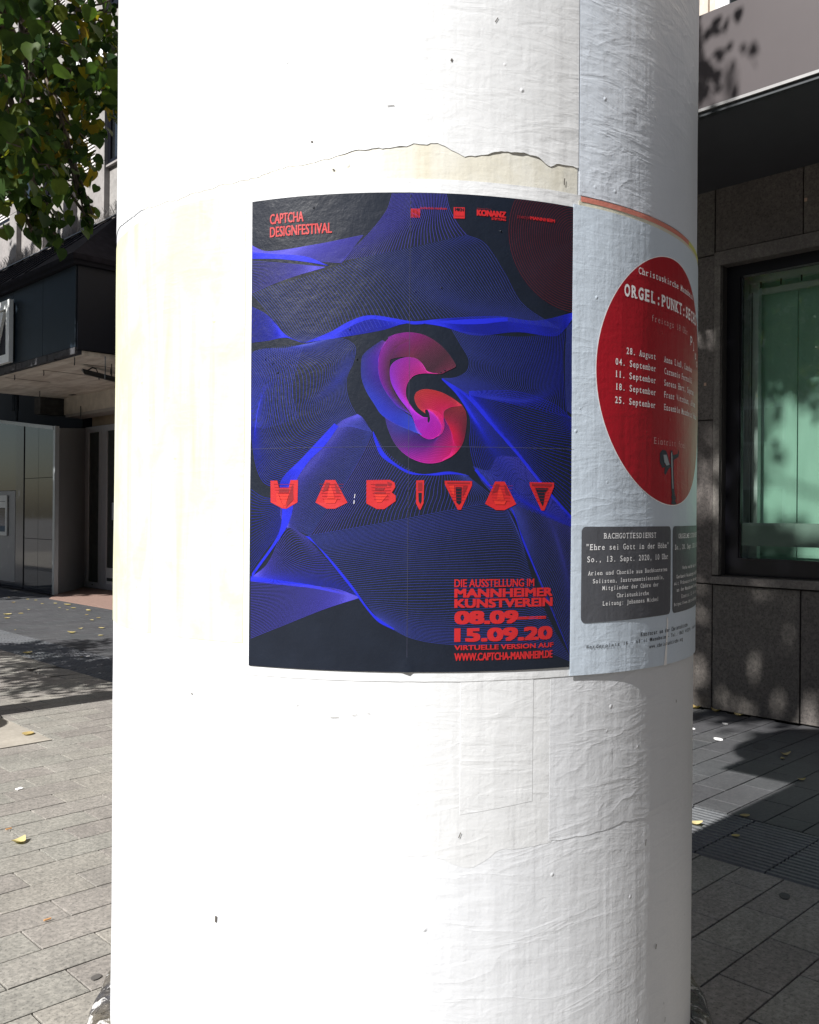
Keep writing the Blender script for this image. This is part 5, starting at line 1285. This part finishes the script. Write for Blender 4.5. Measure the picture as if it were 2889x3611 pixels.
FAR = [(6.72, 15.6, .16), (6.78, 15.25, .26), (6.63, 14.69, .18), (6.64, 14.15, .22), (6.48, 14.89, .1), (5.46, 14.41, .28), (5.27, 13.93, .18), (5.67, 14.43, .16), (5.97, 14.89, .1), (6.53, 15.7, .12), (6.44, 14.49, .09), (6.66, 16.65, .13), (6.56, 17.27, .09), (6.69, 16.37, .13), (6.25, 16.24, .14), (5.54, 12.06, .14), (5.78, 11.92, .18), (5.27, 11.72, .24), (5.44, 11.24, .15), (6.1, 12.9, .14), (6.3, 13.1, .14), (6.35, 13.6, .12), (4.48, 9.71, .07), (4.84, 12.5, .06), (4.2, 14.0, .16), (3.9, 13.2, .14)]
for x, y, s, a, c, lbl, grp in GL:
    if s == 0: continue
    o = curved_leaf(MB(), x, y, s, a, c, rl).build('fallen_leaf', M['leaf_ground'], None, smooth=True); tag(o, lbl, 'leaf')
for x, y, s in FAR:
    o = curved_leaf(MB(), x, y, s * .5, rl.uniform(-1.4, .2), rl.uniform(.02, .2), rl).build('fallen_leaf', M['leaf_ground'], None, smooth=True)
    if x > 6 and y > 14: l_, g_ = 'small pale yellow leaf on the dark paving close to the shop entrance mat', 'pale leaves near the entrance mat'
    elif y > 13: l_, g_ = 'small pale yellow leaf on the dark paving in front of the cash machine', 'pale leaves in front of the cash machine'
    elif y > 11: l_, g_ = 'small pale yellow leaf on the sunlit dark paving just past the ribbed strip', 'pale leaves past the ribbed strip'
    else: l_, g_ = 'tiny pale leaf in the shade right behind the ribbed strip', None
    tag(o, l_, 'leaf', g_)
def scrap(name, x, y, sx, sy, a, mat, label, cat, h=.004):
    q = MB(); c, s_ = math.cos(a), math.sin(a)
    b = [(-sx, -sy), (sx * .8, -sy * 1.1), (sx * 1.1, sy), (-sx * .7, sy * .9)] if 'scrap' in name else [(sx * math.cos(t_ * .52) * (1 + .1 * math.sin(t_ * 2.1)), sy * math.sin(t_ * .52)) for t_ in range(12)]
    q.prism([(x + p[0] * c - p[1] * s_, y + p[0] * s_ + p[1] * c) for p in b], 'z', .0025, .0025 + h)
    tag(q.build(name, mat), label, cat)
def butt(x, y, a, label):
    q = MB(); d = Vector((math.cos(a), math.sin(a), 0)) * .014
    q.tube([Vector((x, y, .008)) - d, Vector((x, y, .0078)) + d], .004, 8); tag(q.build('cigarette_butt', M['butt']), label, 'cigarette butt')
butt(1.795, 4.70, .05, 'orange cigarette butt in a joint above the curled yellow leaf')
butt(1.51, 3.555, .02, 'orange cigarette butt in a joint of the near left paving, nearer the column')
scrap('paper_scrap', 2.10, 5.35, .022, .016, .3, M['white_scrap'], 'small white paper scrap on the sunlit paving at the left', 'paper scrap')
scrap('chewing_gum', 6.22, 3.16, .045, .03, .9, M['white_scrap'], 'larger bright white spot on the sunlit slab at the right', 'chewing gum', .002)
scrap('chewing_gum', 6.38, 3.45, .03, .02, .9, M['white_scrap'], 'small bright white spot next to the column edge at the right', 'chewing gum', .002)
scrap('chewing_gum', 6.72, 3.36, .03, .02, .9, m_plain('grey_white_gum', (.5, .5, .5), .6), 'grey white spot nearest the granite wall', 'chewing gum', .002)
scrap('gum_stain', 3.865, 1.66, .035, .022, .4, m_plain('dark_gum', (.05, .05, .055), .7), 'dark oval gum stain beside the drain at the right', 'gum stain', .001)
scrap('gum_stain', 1.45, 3.01, .022, .016, .4, m_plain('dark_gum_left', (.09, .085, .08), .7), 'dark oval gum stain beside the plinth at the left', 'gum stain', .001)
scrap('gum_stain', 6.25, 2.86, .10, .055, .4, m_plain('dark_stain', (.045, .045, .05), .7), 'large dark stain in the shadow on the right', 'gum stain', .0008)
scrap('metal_foil', 4.55, 9.72, .03, .02, .4, M['white_scrap'], 'tiny white scrap behind the ribbed strip at the left', 'paper scrap')
# small drain cover: dark plate with holes
dc = empty('drain_cover', (4.0, 1.59, 0)); tag(dc, 'dark triangular metal drain plate with round holes between slabs at the right edge', 'drain cover')
q = MB(); q.prism([(3.868, 1.512), (4.045, 1.50), (4.045, 1.672), (3.875, 1.655)], 'z', -.028, -.006); q.build('plate', m_plain('dark_cast_plate', (.03, .04, .042), .5, .3), dc)
for x, y in ((3.905, 1.555), (3.945, 1.60), (3.99, 1.56), (4.01, 1.63)):
    q = MB(); q.tube([(x, y, -.0059), (x, y, -.0045)], .012, 10); q.build('hole', M['black'], dc)
# white cable lying in the shade of the tree
wc = MB()
def cb3(pts): return [tuple(p) for p in pts]
wc.tube([(2.20, 6.86, .012), (2.36, 6.92, .012), (2.50, 7.02, .014), (2.60, 7.14, .03), (2.66, 7.26, .04), (2.72, 7.42, .02)], [.016, .016, .016, .018, .012, .011], 8)
wc.tube([(2.57, 7.13, .035), (2.61, 7.15, .05), (2.65, 7.13, .035)], [.016, .026, .012], 8)
tag(wc.build('white_cable', M['strap'], smooth=True), 'white plastic cable with a knot lying in the shadow at the left edge', 'cable')
